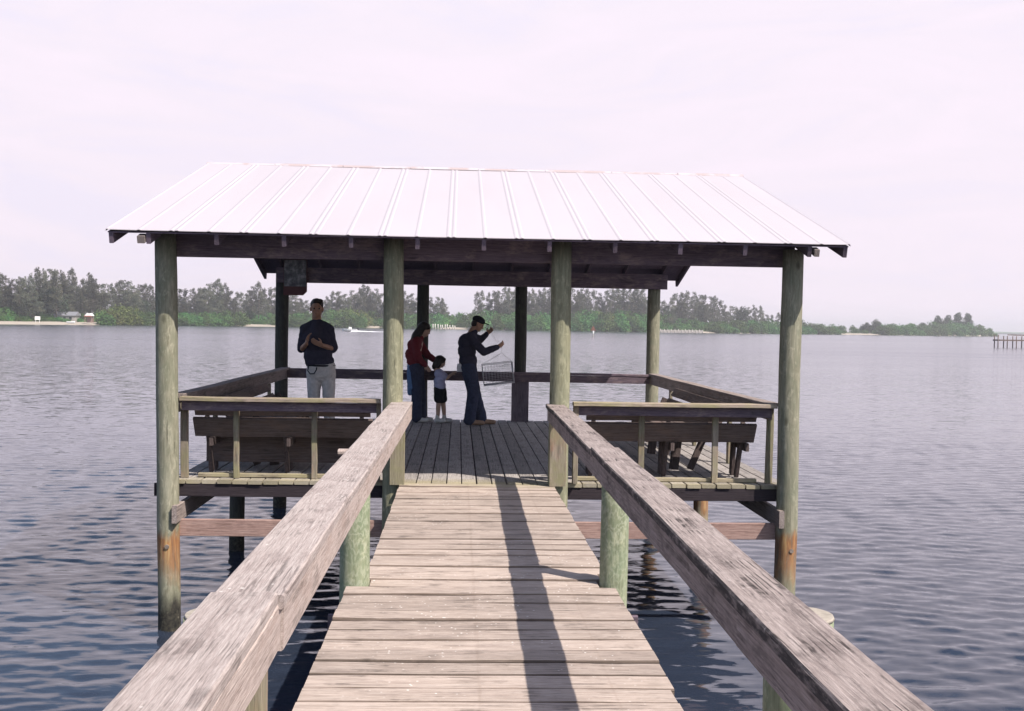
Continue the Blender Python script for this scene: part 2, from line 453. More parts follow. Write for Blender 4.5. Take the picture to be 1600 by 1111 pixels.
# wavelets: two drifting noise fields give the slope of the surface directly
def slope(scale, loc, rot, sc_, det):
    n = t.nodes.new('ShaderNodeTexNoise'); n.inputs['Scale'].default_value = sc_; n.inputs['Detail'].default_value = det
    n.inputs['Roughness'].default_value = .55; n.inputs['Distortion'].default_value = .5
    t.links.new(coords(t, scale, loc, rot=(0, 0, rot)), n.inputs['Vector'])
    q = t.nodes.new('ShaderNodeVectorMath'); q.operation = 'SUBTRACT'; q.inputs[1].default_value = (.5, .5, .5)
    t.links.new(n.outputs['Color'], q.inputs[0])
    return q.outputs[0]
def vmul(a, k):
    q = t.nodes.new('ShaderNodeVectorMath'); q.operation = 'MULTIPLY'
    t.links.new(a, q.inputs[0])
    if hasattr(k, 'links'): t.links.new(k, q.inputs[1])
    else: q.inputs[1].default_value = k
    return q.outputs[0]
def vadd(a, k):
    q = t.nodes.new('ShaderNodeVectorMath'); q.operation = 'ADD'
    t.links.new(a, q.inputs[0])
    if hasattr(k, 'links'): t.links.new(k, q.inputs[1])
    else: q.inputs[1].default_value = k
    return q.outputs[0]
s1 = slope((.75, 2.1, 1), (0, 0, 0), .12, 1.6, 3)
s2 = slope((1.6, 4.6, 1), (5, 2, 0), -.10, 2.4, 3)
gust = ramp(t, noi(t, coords(t, (.010, .05, 1), (2, 2, 0)), 1.0, 4, .6), [(.3, .55), (.7, 1.)])
sl2 = vadd(vmul(s1, (WAVE * .8, WAVE, 0)), vmul(s2, (WAVE * .6, WAVE * .75, 0)))
# the open bay is rougher than the sheltered water round the pier
tcw = t.nodes.new('ShaderNodeTexCoord'); lw = t.nodes.new('ShaderNodeVectorMath'); lw.operation = 'LENGTH'
t.links.new(tcw.outputs['Object'], lw.inputs[0])
far_ = t.nodes.new('ShaderNodeMapRange'); far_.inputs['From Min'].default_value = 14; far_.inputs['From Max'].default_value = 42
far_.inputs['To Min'].default_value = .8; far_.inputs['To Max'].default_value = 1.0
t.links.new(lw.outputs['Value'], far_.inputs['Value'])
rg_ = t.nodes.new('ShaderNodeMapRange'); rg_.inputs['From Min'].default_value = 12; rg_.inputs['From Max'].default_value = 140
rg_.inputs['To Min'].default_value = .07; rg_.inputs['To Max'].default_value = ROUGH
t.links.new(lw.outputs['Value'], rg_.inputs['Value'])
t.links.new(math_(t, 'MULTIPLY', rg_.outputs[0], math_(t, 'ADD', math_(t, 'MULTIPLY', gust, .5), .55)), b.inputs['Roughness'])
sf_ = t.nodes.new('ShaderNodeMapRange'); sf_.inputs['From Min'].default_value = 25; sf_.inputs['From Max'].default_value = 200
sf_.inputs['To Min'].default_value = .5; sf_.inputs['To Max'].default_value = SPECFAR
t.links.new(lw.outputs['Value'], sf_.inputs['Value']); t.links.new(sf_.outputs[0], b.inputs['Specular IOR Level'])
gust = math_(t, 'MULTIPLY', gust, far_.outputs[0])
nrm_add = t.nodes.new('ShaderNodeVectorMath'); nrm_add.operation = 'ADD'
t.links.new(vmul(sl2, gust), nrm_add.inputs[0]); nrm = nrm_add.outputs[0]
nn = t.nodes.new('ShaderNodeVectorMath'); nn.operation = 'NORMALIZE'; t.links.new(nrm, nn.inputs[0])
t.links.new(nn.outputs[0], b.inputs['Normal'])
murk = noi(t, coords(t, (.05, .05, 1)), 1, 3, .5)
t.links.new(ramp(t, murk, [(.3, (.018, .025, .044)), (.7, (.023, .030, .047))]), b.inputs['Base Color'])
b.inputs['IOR'].default_value = 1.33
M['water'] = m
# one sheet: real wavelets round the pier, flat out to the horizon beyond
import numpy as np
xs = np.linspace(-27, 31, 760)
ys = [-11.8]
while ys[-1] < 42: ys.append(ys[-1] + .015 + .0024 * (ys[-1] + 11.8))
ys = np.array(ys)
GX, GY = np.meshgrid(xs, ys)
rw = np.random.default_rng(3)
Z = np.zeros_like(GX)
DYG = np.gradient(ys)[:, None] * np.ones_like(GX)
for i in range(90):
    lam = .095 * (.42 / .095) ** rw.random()
    k_ = 2 * np.pi / lam
    th = -1.75 + rw.normal(0, .62)                             # the wavelets run towards the walkway
    sl_amp = STEEP * .21 / math.sqrt(90) * np.clip((lam / DYG - 2.5) / 3, 0, 1)
    Z += sl_amp / k_ * 1.41 * np.sin(k_ * (GX * math.cos(th) + GY * math.sin(th)) + rw.random() * 6.283)
patch = np.zeros_like(GX)
for i in range(10):
    lam = 5 + 14 * rw.random(); th = rw.random() * 6.283
    patch += np.sin(2 * np.pi / lam * (GX * math.cos(th) + GY * math.sin(th)) + rw.random() * 6.283)
Z *= np.clip(1 + .16 * patch, .45, 1.6)
fade = np.clip((42 - GY) / 16, 0, 1) * np.clip((GX + 27) / 4, 0, 1) * np.clip((31 - GX) / 4, 0, 1) * np.clip((GY + 11.8) / .4, 0, 1)
Z = Z * fade + WZ
ny_, nx_ = GX.shape
co = np.stack([GX, GY, Z], -1).reshape(-1, 3)
far_co = np.array([[-4800, -4800, WZ], [4800, -4800, WZ], [4800, 4800, WZ], [-4800, 4800, WZ]])
nv = len(co)
co = np.concatenate([co, far_co])
ii, jj = np.meshgrid(np.arange(ny_ - 1), np.arange(nx_ - 1), indexing='ij')
q0 = (ii * nx_ + jj).ravel()
quads = np.stack([q0, q0 + 1, q0 + nx_ + 1, q0 + nx_], -1)
c00, c10, c11, c01 = 0, nx_ - 1, nv - 1, (ny_ - 1) * nx_
outer = np.array([[nv, nv + 1, c10, c00], [nv + 1, nv + 2, c11, c10], [nv + 2, nv + 3, c01, c11], [nv + 3, nv, c00, c01]])
quads = np.concatenate([quads, outer]).astype(np.int32)
wme = bpy.data.meshes.new('water')
wme.vertices.add(len(co)); wme.vertices.foreach_set('co', co.astype(np.float32).ravel())
wme.loops.add(quads.size); wme.loops.foreach_set('vertex_index', quads.ravel())
wme.polygons.add(len(quads)); wme.polygons.foreach_set('loop_start', np.arange(0, quads.size, 4, dtype=np.int32))
sm_ = np.ones(len(quads), bool); sm_[-4:] = False
wme.polygons.foreach_set('use_smooth', sm_)
wme.update(calc_edges=True); wme.validate()
wme.materials.append(M['water'])
wob = bpy.data.objects.new('water', wme); col.objects.link(wob); tag(wob, kind='structure')
# slopes in the shader add to the true surface normal
gn = t.nodes.new('ShaderNodeNewGeometry')
t.links.new(gn.outputs['Normal'], nrm_add.inputs[1])

# ------------------------------------------------------------------ pavilion
L = 7.249
pav = empty('pavilion', (0, 3.6, 0), 'open wooden pavilion with white ribbed metal roof ending the walkway', 'pavilion')
def post(name, x, y, z0, z1, r, mat, parent, lean=0., rng=rnd, label=None, n=22):
    k = 14
    wb = lambda i, q: .011 * mnoise.noise(V((x * 7 + q, y * 3, (z0 + (z1 - z0) * i / k) * .8)))
    pts = [(x + lean * (z0 + (z1 - z0) * i / k) + wb(i, 0), y + wb(i, 9), z0 + (z1 - z0) * i / k) for i in range(k + 1)]
    rad = [r * (1.04 - .07 * i / k) * rng.uniform(.985, 1.015) for i in range(k + 1)]
    ob = MB().tube(pts, rad, n, lump=.035).build(name, mat, parent)
    if label: ob['label'] = label
    return ob
fl = post('post', -3.023, 0, -3.2, 2.40, .106, M['pile_main'], pav, -.018, label='round greenish post with rusty orange stain and black waterline')
fr = post('post', 3.072, 0, -3.2, 2.36, .106, M['pile_main'], pav, .004, label='round greenish post with rusty orange stain under the deck')
post('post', -.850, 0, -3.2, 2.40, .100, M['pile_inner'], pav, -.008)
post('post', .774, 0, -3.2, 2.40, .100, M['pile_inner'], pav, 0)
post('post', -3.09, L, -3.2, 2.40, .106, M['pile_shaded'], pav)
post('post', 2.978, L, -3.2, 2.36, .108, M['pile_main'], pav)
post('post', -.816, L, -3.2, 2.40, .100, M['pile_shaded'], pav)
post('post', .79, L, -3.2, 2.40, .098, M['pile_shaded'], pav)
for x, y in ((-3.1, 3.82), (3.05, 3.75), (-.82, 3.8), (.78, 3.8)):
    post('pile', x, y, -3.2, -.21, .10, M['pile_main'] if x > 2 else M['pile_shaded'], pav)
# square sister boards on the face of the posts behind the water side
MB().beam((.79, L - .125, -.2), (.79, L - .125, .66), .28, .04, up=(0, 1, 0)).build('post_board', M['dark_z'], pav)
# boards on the front of the two walkway posts
MB().beam((-.80, -.125, .004), (-.80, -.125, .63), .145, .04, up=(0, 1, 0)).build('post_board', M['lumber_z'], pav)
MB().beam((.762, -.122, .004), (.762, -.122, .70), .165, .04, up=(0, 1, 0)).build('post_board', M['lumber_z'], pav)
# deck boards run away from the walkway
pitch = .1507
x = -3.03; k = 0
while x < 3.0:
    xa, xb = x, x + pitch - rnd.uniform(.009, .014)
    y0 = .112 + rnd.uniform(-.012, .012)
    if -.75 < (xa + xb) / 2 < .70: y0 = .012 + rnd.uniform(-.004, .004)
    y1 = L + .10 + rnd.uniform(-.01, .01)
    mb = MB()
    zt = rnd.uniform(-.004, .0)
    mb.beam(((xa + xb) / 2, y0, zt - .019), ((xa + xb) / 2, y1, zt - .019), xb - xa, .038, seg=6, warp=.0012)
    mb.build('deck_board', M['deck'], pav)
    x += pitch; k += 1
# algae stained nailing strips on the deck edge
MB().beam((-2.80, .31, .022), (-1.05, .31, .020), .07, .036, up=(0, 0, 1), seg=5, warp=.003).build('edge_strip', M['deck_edge'], pav)
MB().beam((1.00, .31, .022), (2.84, .31, .022), .07, .036, seg=5, warp=.003).build('edge_strip', M['deck_edge'], pav)
# rim joist, joists, girders, cross braces
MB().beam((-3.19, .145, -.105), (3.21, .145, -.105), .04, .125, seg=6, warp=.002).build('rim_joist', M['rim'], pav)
MB().beam((-3.1, L + .07, -.105), (3.05, L + .07, -.105), .04, .125).build('rim_joist', M['dark_x'], pav)
for yy in (.75, 1.36, 1.97, 2.58, 3.19, 3.80, 4.41, 5.02, 5.63, 6.24, 6.80):
    MB().beam((-3.05, yy, -.105), (3.02, yy, -.105), .04, .125).build('joist', M['dark_x'], pav)
for x, e in ((-2.925, -.14), (2.985, -.15)):
    MB().beam((x, e, -.305), (x, L + .12, -.305), .05, .17, ch=.005).build('girder', M['lumber_y'], pav)
for x in (-.72, .67):
    MB().beam((x, .2, -.275), (x, L + .12, -.275), .05, .18).build('girder', M['dark_y'], pav)
MB().beam((-2.93, .045, -.46), (2.98, .045, -.455), .04, .165, seg=5, warp=.003).build('cross_brace', M['brace'], pav)
MB().beam((-3.0, L - .02, -.46), (2.9, L - .02, -.455), .04, .165).build('cross_brace', M['brace'], pav)
for x, y in ((-3.0, -.11), (3.1, -.108)):
    MB().tube([(x, y + .02, -.62), (x, y - .012, -.62)], .022, 8).build('bolt', M['steel'], pav)
# roof frame
ZE, ZR, YE0, YE1, YR = 2.386, 3.583, -.5, L + .5, L / 2
XW = 3.48
def roof_z(y): return ZR - (ZR - ZE) * abs(y - YR) / (YR - YE0)
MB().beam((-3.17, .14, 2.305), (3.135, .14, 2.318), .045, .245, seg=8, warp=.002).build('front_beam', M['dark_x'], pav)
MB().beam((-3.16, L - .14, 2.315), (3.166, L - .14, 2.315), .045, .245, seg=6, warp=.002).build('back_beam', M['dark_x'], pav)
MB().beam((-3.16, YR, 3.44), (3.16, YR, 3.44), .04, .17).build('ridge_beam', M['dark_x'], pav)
rx = [-3.44] + [-3.10 + .62 * i for i in range(11)] + [3.44]
sl_ = (ZR - ZE) / (YR - YE0)
for i, x in enumerate(rx):
    for s in (-1, 1):
        ye = YE0 + .035 if s < 0 else YE1 - .035
        dz = -.082
        a = V((x, ye, roof_z(ye) + dz)); bq = V((x, YR - .021 * -s if False else YR + s * .021, roof_z(YR + s * .021) + dz))
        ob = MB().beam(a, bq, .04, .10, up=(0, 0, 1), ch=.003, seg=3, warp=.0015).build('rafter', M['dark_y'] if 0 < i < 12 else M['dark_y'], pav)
# light blocks at the rafter tails beside the outer posts
MB().beam((-3.165, YE0 + .02, roof_z(YE0) - .085), (-3.165, YE0 + .11, roof_z(YE0 + .1) - .085), .07, .07).build('rafter_block', M['lumber_y'], pav)
MB().beam((3.165, YE0 + .02, roof_z(YE0) - .085), (3.165, YE0 + .11, roof_z(YE0 + .1) - .085), .05, .07).build('rafter_block', M['lumber_y'], pav)
# sheathing under the metal and the ribbed metal itself
for s in (-1, 1):
    ye = YE0 + .03 if s < 0 else YE1 - .03
    mb = MB()
    poly = [(-XW + .01, ye, roof_z(ye) - .022), (-XW + .01, YR + s * .002, roof_z(YR) - .022), (XW - .01, YR + s * .002, roof_z(YR) - .022), (XW - .01, ye, roof_z(ye) - .022)]
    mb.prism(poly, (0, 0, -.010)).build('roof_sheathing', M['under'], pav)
    prof = [(-XW, -.012), (-XW + .002, .003), (-XW + .012, .009), (-XW + .026, .003)]
    for kx in range(-7, 14):
        xc = -.947 + .319 * kx
        cs = (xc - .026, xc + .026) if kx % 2 == 0 else (xc,)
        for c_ in cs:
            prof += [(c_ - .022, .0), (c_ - .007, .0050), (c_ + .007, .0050), (c_ + .022, .0)]
    prof += [(XW - .03, .003), (XW - .014, .009), (XW - .003, .003), (XW, -.012)]
    mb = MB()
    ys = [YE0 if s < 0 else YE1, YR + s * 1.3, YR + s * .003]
    vs = []
    for y in ys:
        for px_, pz in prof:
            vs.append((px_, y, roof_z(y) + pz + (.004 * math.sin(px_ * 1.1 + s))))
    n_ = len(prof)
    fs = []
    for r_ in range(len(ys) - 1):
        for i in range(n_ - 1):
            fs.append((r_ * n_ + i, r_ * n_ + i + 1, (r_ + 1) * n_ + i + 1, (r_ + 1) * n_ + i))
    # thin underside so that the sheet has thickness
    vs2 = [(v[0], v[1], v[2] - .006) for v in vs]
    q = len(vs)
    fs += [tuple(q + i for i in reversed(f)) for f in fs]
    for i in range(n_ - 1):
        fs.append((i + 1, i, q + i, q + i + 1))
    mb.add(vs + vs2, fs).build('roof_panel', M['roof'], pav)
mb = MB()
for s in (-1, 1):
    for k in range(8):
        xa, xb = -XW - .01 + k * .8725, -XW - .01 + (k + 1) * .8725 - .006
        mb.prism([(xa, YR, ZR + .016 + .004 * (k % 2)), (xb, YR, ZR + .016 + .004 * (k % 2)), (xb, YR + s * .06, roof_z(YR + .06) + .003), (xa, YR + s * .06, roof_z(YR + .06) + .003)], (0, 0, .004))
mb.build('ridge_cap', M['ridge'], pav)

# ------------------------------------------------------------------ railings of the pavilion
def railing(name, label):
    return empty(name, (0, 0, 0), label, 'railing')
def rail_root(loc, label): return empty('railing', loc, label, 'railing')
r1 = rail_root((-1.95, .1, 0), 'weathered railing with flat top rail joining the front left post to the walkway')
MB().beam((-2.925, .085, .799), (-.985, .085, .799), .15, .038, seg=6, warp=.003).build('top_rail', M['lumber_x'], r1)
MB().beam((-2.925, .12, .729), (-1.02, .12, .726), .04, .092, seg=5, warp=.002).build('lower_rail', M['dark_x'], r1)
for x, wd in ((-2.925, .075), (-2.415, .055), (-1.645, .055)):
    MB().beam((x, .25, .003), (x - .005, .25, .70 if x > -2.9 else .779), wd, .04, up=(0, 1, 0), seg=4, warp=.003).build('baluster', M['lumber_z'], r1)
MB().beam((-1.0, .10, .003), (-1.0, .10, .779), .04, .09, up=(0, 1, 0)).build('baluster', M['lumber_z'], r1)
r2 = rail_root((1.95, .1, 0), 'weathered railing with flat top rail joining the walkway to the front right post')
MB().beam((.925, .085, .799), (2.965, .085, .799), .15, .038, seg=6, warp=.003).build('top_rail', M['lumber_x'], r2)
MB().beam((.98, .12, .729), (2.93, .12, .726), .04, .092, seg=5, warp=.002).build('lower_rail', M['dark_x'], r2)
for x, wd in ((2.955, .07), (2.395, .06), (1.64, .06)):
    MB().beam((x, .25, .003), (x + .005, .25, .70 if x < 2.9 else .779), wd, .04, up=(0, 1, 0), seg=4, warp=.003).build('baluster', M['lumber_z'], r2)
MB().beam((.955, .10, .003), (.955, .10, .779), .05, .09, up=(0, 1, 0)).build('baluster', M['lumber_z'], r2)
r3 = rail_root((-3.0, 3.6, 0), 'grey railing along the left side of the pavilion')
MB().beam((-3.0, .17, .815), (-3.0, L - .12, .812), .14, .038, seg=7, warp=.004).build('top_rail', M['lumber_y'], r3)
MB().beam((-2.985, .2, .725), (-2.985, L - .12, .722), .04, .14, seg=6, warp=.003).build('lower_rail', M['lumber_y'], r3)
r4 = rail_root((2.96, 3.6, 0), 'sunlit railing along the right side of the pavilion')
MB().beam((2.96, .17, .810), (2.96, L - .12, .795), .14, .038, seg=7, warp=.006).build('top_rail', M['lumber_y'], r4)
MB().beam((2.945, .2, .72), (2.945, L - .12, .705), .04, .14, seg=6, warp=.003).build('lower_rail', M['lumber_y'], r4)
for q, xx in ((r3, -2.985), (r4, 2.95)):
    for yy in (1.9, 3.8, 5.5):
        MB().beam((xx, yy, .003), (xx, yy, .65), .04, .09, up=(0, 1, 0)).build('baluster', M['lumber_z'], q)
r5 = rail_root((0, L, 0), 'dark railing across the back of the pavilion above open water')
MB().beam((-3.0, L - .13, .800), (2.90, L - .13, .782), .13, .036, seg=6, warp=.003).build('top_rail', M['dark_x'], r5)
MB().beam((-3.0, L - .165, .722), (2.90, L - .165, .704), .04, .118, seg=6, warp=.002).build('lower_rail', M['dark_x'], r5)

# ------------------------------------------------------------------ built-in benches
def bench(P, length, label, mat, n_leg, shade_panel=False):
    """P maps local (along, inward, up) to world"""
    root = empty('bench', P(length / 2, .3, 0), label, 'bench', 'benches built round the pavilion deck')
    def bd(a0, a1, i, z, w, h, up, name, m_=mat):
        return MB().beam(P(a0, i, z), P(a1, i, z), w, h, up=up, seg=5, warp=.003).build(name, m_, root)
    # leaning backrest: two boards with a gap
    inw = P(0, 1, 0) - P(0, 0, 0)
    tilt = (V((0, 0, 1)) - inw * .62).normalized()
    nrm = (inw + V((0, 0, .62))).normalized()
    bd(.03, length - .02, .150, .672, .118, .036, nrm, 'back_board')
    bd(0, length, .265, .493, .225, .036, nrm, 'back_board')
    for i, wd in ((.44, .13), (.58, .13), (.72, .13)):
        bd(.02, length - .02, i, .405, wd, .038, V((0, 0, 1)), 'seat_board')
    if shade_panel: bd(.04, length - .04, .66, .235, .040, .29, V((0, 0, 1)), 'shade_panel_board')  # added board filling the left bay, standing in for its shade
    for k in range(n_leg):
        a = .12 + (length - .24) * k / (n_leg - 1)
        lg = MB()
        lg.beam(P(a, .54, .004), P(a, .29, .60), .04, .07, up=inw)
        lg.beam(P(a + .045, .28, .34), P(a + .045, .76, .34), .04, .085)
        lg.beam(P(a, .72, .004), P(a, .68, .38), .04, .10, up=inw)
        lg.build('leg', M['bench_leg'], root)
    return root
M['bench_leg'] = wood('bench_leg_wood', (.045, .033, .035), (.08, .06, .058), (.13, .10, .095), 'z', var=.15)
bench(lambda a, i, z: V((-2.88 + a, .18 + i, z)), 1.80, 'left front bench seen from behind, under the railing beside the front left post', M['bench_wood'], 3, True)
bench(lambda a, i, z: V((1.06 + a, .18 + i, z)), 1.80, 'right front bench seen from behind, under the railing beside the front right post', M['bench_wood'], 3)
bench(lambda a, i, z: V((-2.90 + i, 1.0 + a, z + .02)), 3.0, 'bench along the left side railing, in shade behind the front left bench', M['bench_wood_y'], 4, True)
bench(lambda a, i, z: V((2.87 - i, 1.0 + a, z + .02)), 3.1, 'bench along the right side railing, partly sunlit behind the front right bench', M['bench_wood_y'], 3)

# ------------------------------------------------------------------ walkway
wk = empty('walkway', (-.05, -5, 0), 'straight walkway of pale weathered cross planks leading to the pavilion', 'walkway')
y = -.012; k = 0
pw = .1855
piles = [(-.835, -4.17, .094), (.745, -4.15, .088), (-.895, -7.72, .096), (.79, -7.70, .102)]
while y > -10.4:
    y1 = y; y0 = y - pw + rnd.choice((.004, .006, .008, .011, .016))
    yc = (y0 + y1) / 2
    if yc > -4.05: xa, xb = -.775, .735
    else: xa, xb = -.868, .742
    if yc < -6.2: xb = .722
    xa += rnd.uniform(-.003, .003); xb += rnd.uniform(-.003, .003)
    for px_, py_, pr_ in piles:
        if abs(yc - py_) < pr_ + .075:
            if px_ < 0: xa = max(xa, px_ + math.sqrt(max(0, (pr_ + .003) ** 2 - max(0, abs(yc - py_) - .09) ** 2)) + .004)
            else: xb = min(xb, px_ - math.sqrt(max(0, (pr_ + .003) ** 2 - max(0, abs(yc - py_) - .09) ** 2)) - .004)
    zt = rnd.uniform(-.008, .002)
    tl = rnd.uniform(-.004, .004)
    mb = MB().beam((xa, yc, zt - .020 - tl), (xb, yc, zt - .020 + tl), y1 - y0, .040, seg=7, warp=.0024, ch=.007)
    pk = mb.build('plank', M['plank'], wk)
    pk.data.materials.append(M['plank_edge'])               # joint dirt plus gap shade, painted dark on the plank sides
    for f_ in pk.data.polygons:
        if abs(f_.normal.y) > .5: f_.material_index = 1
    y -= pw; k += 1
for x in (-.60, 0, .52):
    MB().beam((x, -10.4, -.135), (x, .02, -.135), .045, .18).build('stringer', M['dark_y'], wk)
for px_, py_, pr_ in piles:
    ob = post('pile', px_, py_, -3.2,   .728, pr_, M['pile_walk'], wk)
    MB().tube([(px_, py_, .7285), (px_, py_, .738)], [pr_ * .965, pr_ * .93], 22).build('pile_top', M['endgrain'], wk)
    MB().beam((-1.0, py_ + .115, -.31), (.92, py_ + .115, -.31), .04, .16).build('cap_beam', M['dark_x'], wk) if px_ < 0 else None
MB().beam((-.765, -7.83, -.5), (-.765, -7.83, .615), .05, .09, up=(0, 1, 0)).build('pile_board', M['lumber_z'], wk)

def handrail(label, loc, segs, side_x, blocks, mat, smat, side_z):
    root = empty('handrail', loc, label, 'handrail')
    for (p0, p1, wd) in segs:
        MB().beam(p0, p1, wd, .042, seg=9, warp=.0035, ch=.006).build('top_board', mat, root)
    for (a, b_, x0, x1) in side_x:
        MB().beam((x0, a, side_z), (x1, b_, side_z + .006), .04, .135, seg=8, warp=.003, ch=.005).build('side_board', smat, root)
    for (x0, x1, yy) in blocks:
        MB().beam((x0, yy, .735), (x1, yy, .735), .085, .036, ch=.016).build('cross_block', smat, root)
    return root
handrail('broad left handrail of the walkway, pale with dark mottled patches', (-.8, -5, 0),
         [((-.817, -10.6, .788), (-.816, -7.752, .787), .192), ((-.806, -7.734, .776), (-.772, .02, .780), .205)],
         [(-10.6, -7.70, -.742, -.741), (-7.69, .0, -.733, -.692)],
         [(-.985, -.77, -3.72)], M['rail_left'], M['side_left'], .690)
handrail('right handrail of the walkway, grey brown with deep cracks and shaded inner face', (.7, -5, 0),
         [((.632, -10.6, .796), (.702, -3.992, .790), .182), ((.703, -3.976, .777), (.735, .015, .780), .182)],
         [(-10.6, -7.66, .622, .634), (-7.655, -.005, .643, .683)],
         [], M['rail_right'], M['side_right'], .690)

# ------------------------------------------------------------------ notice board on the back left post
nb = empty('notice_board', (-2.86, L - .26, 2.0), 'dark notice board with blotched grey sheet hung beside the back left post', 'notice board')
MB().prism([(-3.03, L - .25, 1.99), (-2.72, L - .25, 1.99), (-2.66, L - .25, 2.05), (-2.66, L - .25, 2.56), (-3.03, L - .25, 2.56)], (0, .03, 0)).build('backing_board', plain('red_brown_board', (.10, .035, .035), .6), nb)
m, t, b = nt('faded_sheet')
n = noi(t, coords(t, (1, 1, 1)), 9, 5, .65)
t.links.new(ramp(t, n, [(.38, (.05, .045, .05)), (.5, (.12, .11, .115)), (.64, (.30, .28, .28))]), b.inputs['Base Color'])
b.inputs['Roughness'].default_value = .5
MB().prism([(-3.02, L - .253, 2.13), (-2.67, L - .253, 2.13), (-2.67, L - .253, 2.55), (-3.02, L - .253, 2.55)], (0, -.006, 0)).build('sheet', m, nb)

# ------------------------------------------------------------------ people
dg = bpy.context.evaluated_depsgraph_get
def melt(mb, name, mat, parent=None, voxel=.010, smooth=3, origin=None, dec=None):
    wr = .0055 if name in ('polo_shirt', 'trousers', 'shirt', 'jeans', 'jacket', 'tied_sweater', 'tee_shirt', 'shorts') else (.004 if name == 'hair' else 0)
    """fuse overlapping capsules into one continuous skin"""
    ob = mb.build(name, mat, parent, origin)
    md = ob.modifiers.new('r', 'REMESH'); md.mode = 'VOXEL'; md.voxel_size = voxel; md.use_smooth_shade = True
    if smooth:
        m2 = ob.modifiers.new('s', 'SMOOTH'); m2.iterations = smooth; m2.factor = .5
    if dec:
        m3 = ob.modifiers.new('d', 'DECIMATE'); m3.ratio = dec
    bpy.context.view_layer.update()
    me = bpy.data.meshes.new_from_object(ob.evaluated_get(dg()))
    old = ob.data
    ob.modifiers.clear(); ob.data = me
    me.materials.clear(); me.materials.append(mat)
    if wr:                                                  # folds: noise pushed along the normal, tighter around than along
        off = [v.normal * wr * (mnoise.noise(V((v.co.x * 16 + v.co.z * 9, v.co.y * 16 - v.co.z * 7, v.co.z * (13 if name != 'hair' else 4)))) * 1.3 + .6 * mnoise.noise(v.co * 34)) for v in me.vertices]
        for v, o_ in zip(me.vertices, off): v.co = v.co + o_
    me.polygons.foreach_set('use_smooth', [True] * len(me.polygons))
    bpy.data.meshes.remove(old)
    return ob

def hand(mb, wrist, direction, palm_n, curl=.5, s=1.):
    """palm, four unequal bent fingers and a thumb"""
    w_, d, n_ = V(wrist), V(direction).normalized(), V(palm_n)
    n_ = (n_ - d * n_.dot(d)).normalized(); sd = d.cross(n_)
    for k in (-1, 0, 1):
        mb.caps(w_ + sd * .016 * k * s, w_ + d * .075 * s + sd * .022 * k * s, .015 * s, .014 * s, 8)
    for k, ln in zip((-1.5, -.5, .5, 1.5), (.062, .074, .078, .068)):
        p = w_ + d * .082 * s + sd * .0185 * k * s
        dd = d.copy()
        for j, fr_ in enumerate((.45, .32, .23)):
            ax = curl * (.55 + .35 * j)
            dd = (dd * math.cos(ax) + n_ * math.sin(ax)).normalized()
            q = p + dd * ln * fr_ * s
            mb.caps(p, q, (.0098 - .001 * j) * s, (.009 - .001 * j) * s, 8)
            p = q
    p = w_ + d * .025 * s - sd * .026 * s
    q = p + (d * .5 - sd * .55 + n_ * .45).normalized() * .038 * s
    mb.caps(p, q, .013 * s, .011 * s, 8)
    mb.caps(q, q + (d * .85 + n_ * .5 - sd * .05).normalized() * .032 * s, .011 * s, .009 * s, 8)

def head(mb, c, fwd, up_=(0, 0, 1), s=1.):
    """skull, jaw, nose, brow, lips, ears; fwd is where the face looks"""
    c = V(c); f = V(fwd).normalized(); u = V(up_); sd = f.cross(u).normalized(); u = sd.cross(f)
    rot = Matrix((f, -sd, u)).transposed()
    def e(x, y, z, r): mb.ball(c + (f * x - sd * y + u * z) * s, tuple(q * s for q in r), 16, 11, rot)
    e(-.008, 0, .028, (.096, .076, .088))
    e(.024, 0, -.045, (.066, .062, .072))
    e(.052, 0, -.090, (.030, .030, .022))
    e(.083, 0, .020, (.018, .050, .014))
    e(.092, 0, -.022, (.018, .012, .018)); e(.102, 0, -.030, (.012, .013, .010)); e(.086, 0, .0, (.012, .008, .03))
    e(.080, 0, -.060, (.014, .024, .007)); e(.078, 0, -.070, (.014, .020, .007))
    for k in (-1, 1):
        e(.074, .034 * k, -.024, (.020, .020, .016))
        e(.082, .030 * k, .002, (.008, .014, .008))
        e(.0, .078 * k, -.012, (.020, .010, .032))
    mb.caps(c + (f * -.018 - u * .06) * s, c + (f * -.035 - u * .17) * s, .056 * s, .062 * s)

skin = plain('skin_tan', (.34, .19, .13), .55, .08, 20)
skin_light = plain('skin_light', (.46, .29, .22), .55, .08, 20)
hair_m = plain('dark_hair', (.022, .014, .011), .5, .35, 60)
def cloth(name, c, var=.15): return plain(name, c, .9, var, 30, 0, .15)
navy = cloth('navy_shirt', (.034, .032, .052)); khaki = cloth('pale_trousers', (.50, .465, .455)); denim = cloth('blue_jeans', (.038, .044, .078), .25)
red = cloth('red_jacket', (.15, .022, .03)); black = cloth('black_cloth', (.015, .015, .02)); white = cloth('pale_shirt', (.40, .385, .55))
shoe_w = plain('white_shoe', (.6, .57, .55), .6); shoe_t = plain('tan_shoe', (.30, .19, .13), .6); dark_sole = plain('dark_shoe', (.03, .03, .035), .6)
blue = cloth('light_blue_cloth', (.12, .20, .36)); capm = cloth('dark_cap', (.018, .018, .026))

def eyes(root, c, f, s=1., up_=(0, 0, 1)):
    c = V(c); f = V(f).normalized(); u = V(up_); sd = f.cross(u).normalized(); u = sd.cross(f)
    mb = MB()
    for k in (-1, 1):
        mb.ball(c + (f * .086 + sd * .030 * k + u * .004) * s, .0105 * s, 8, 6)
    mb.build('eyes', black, root)

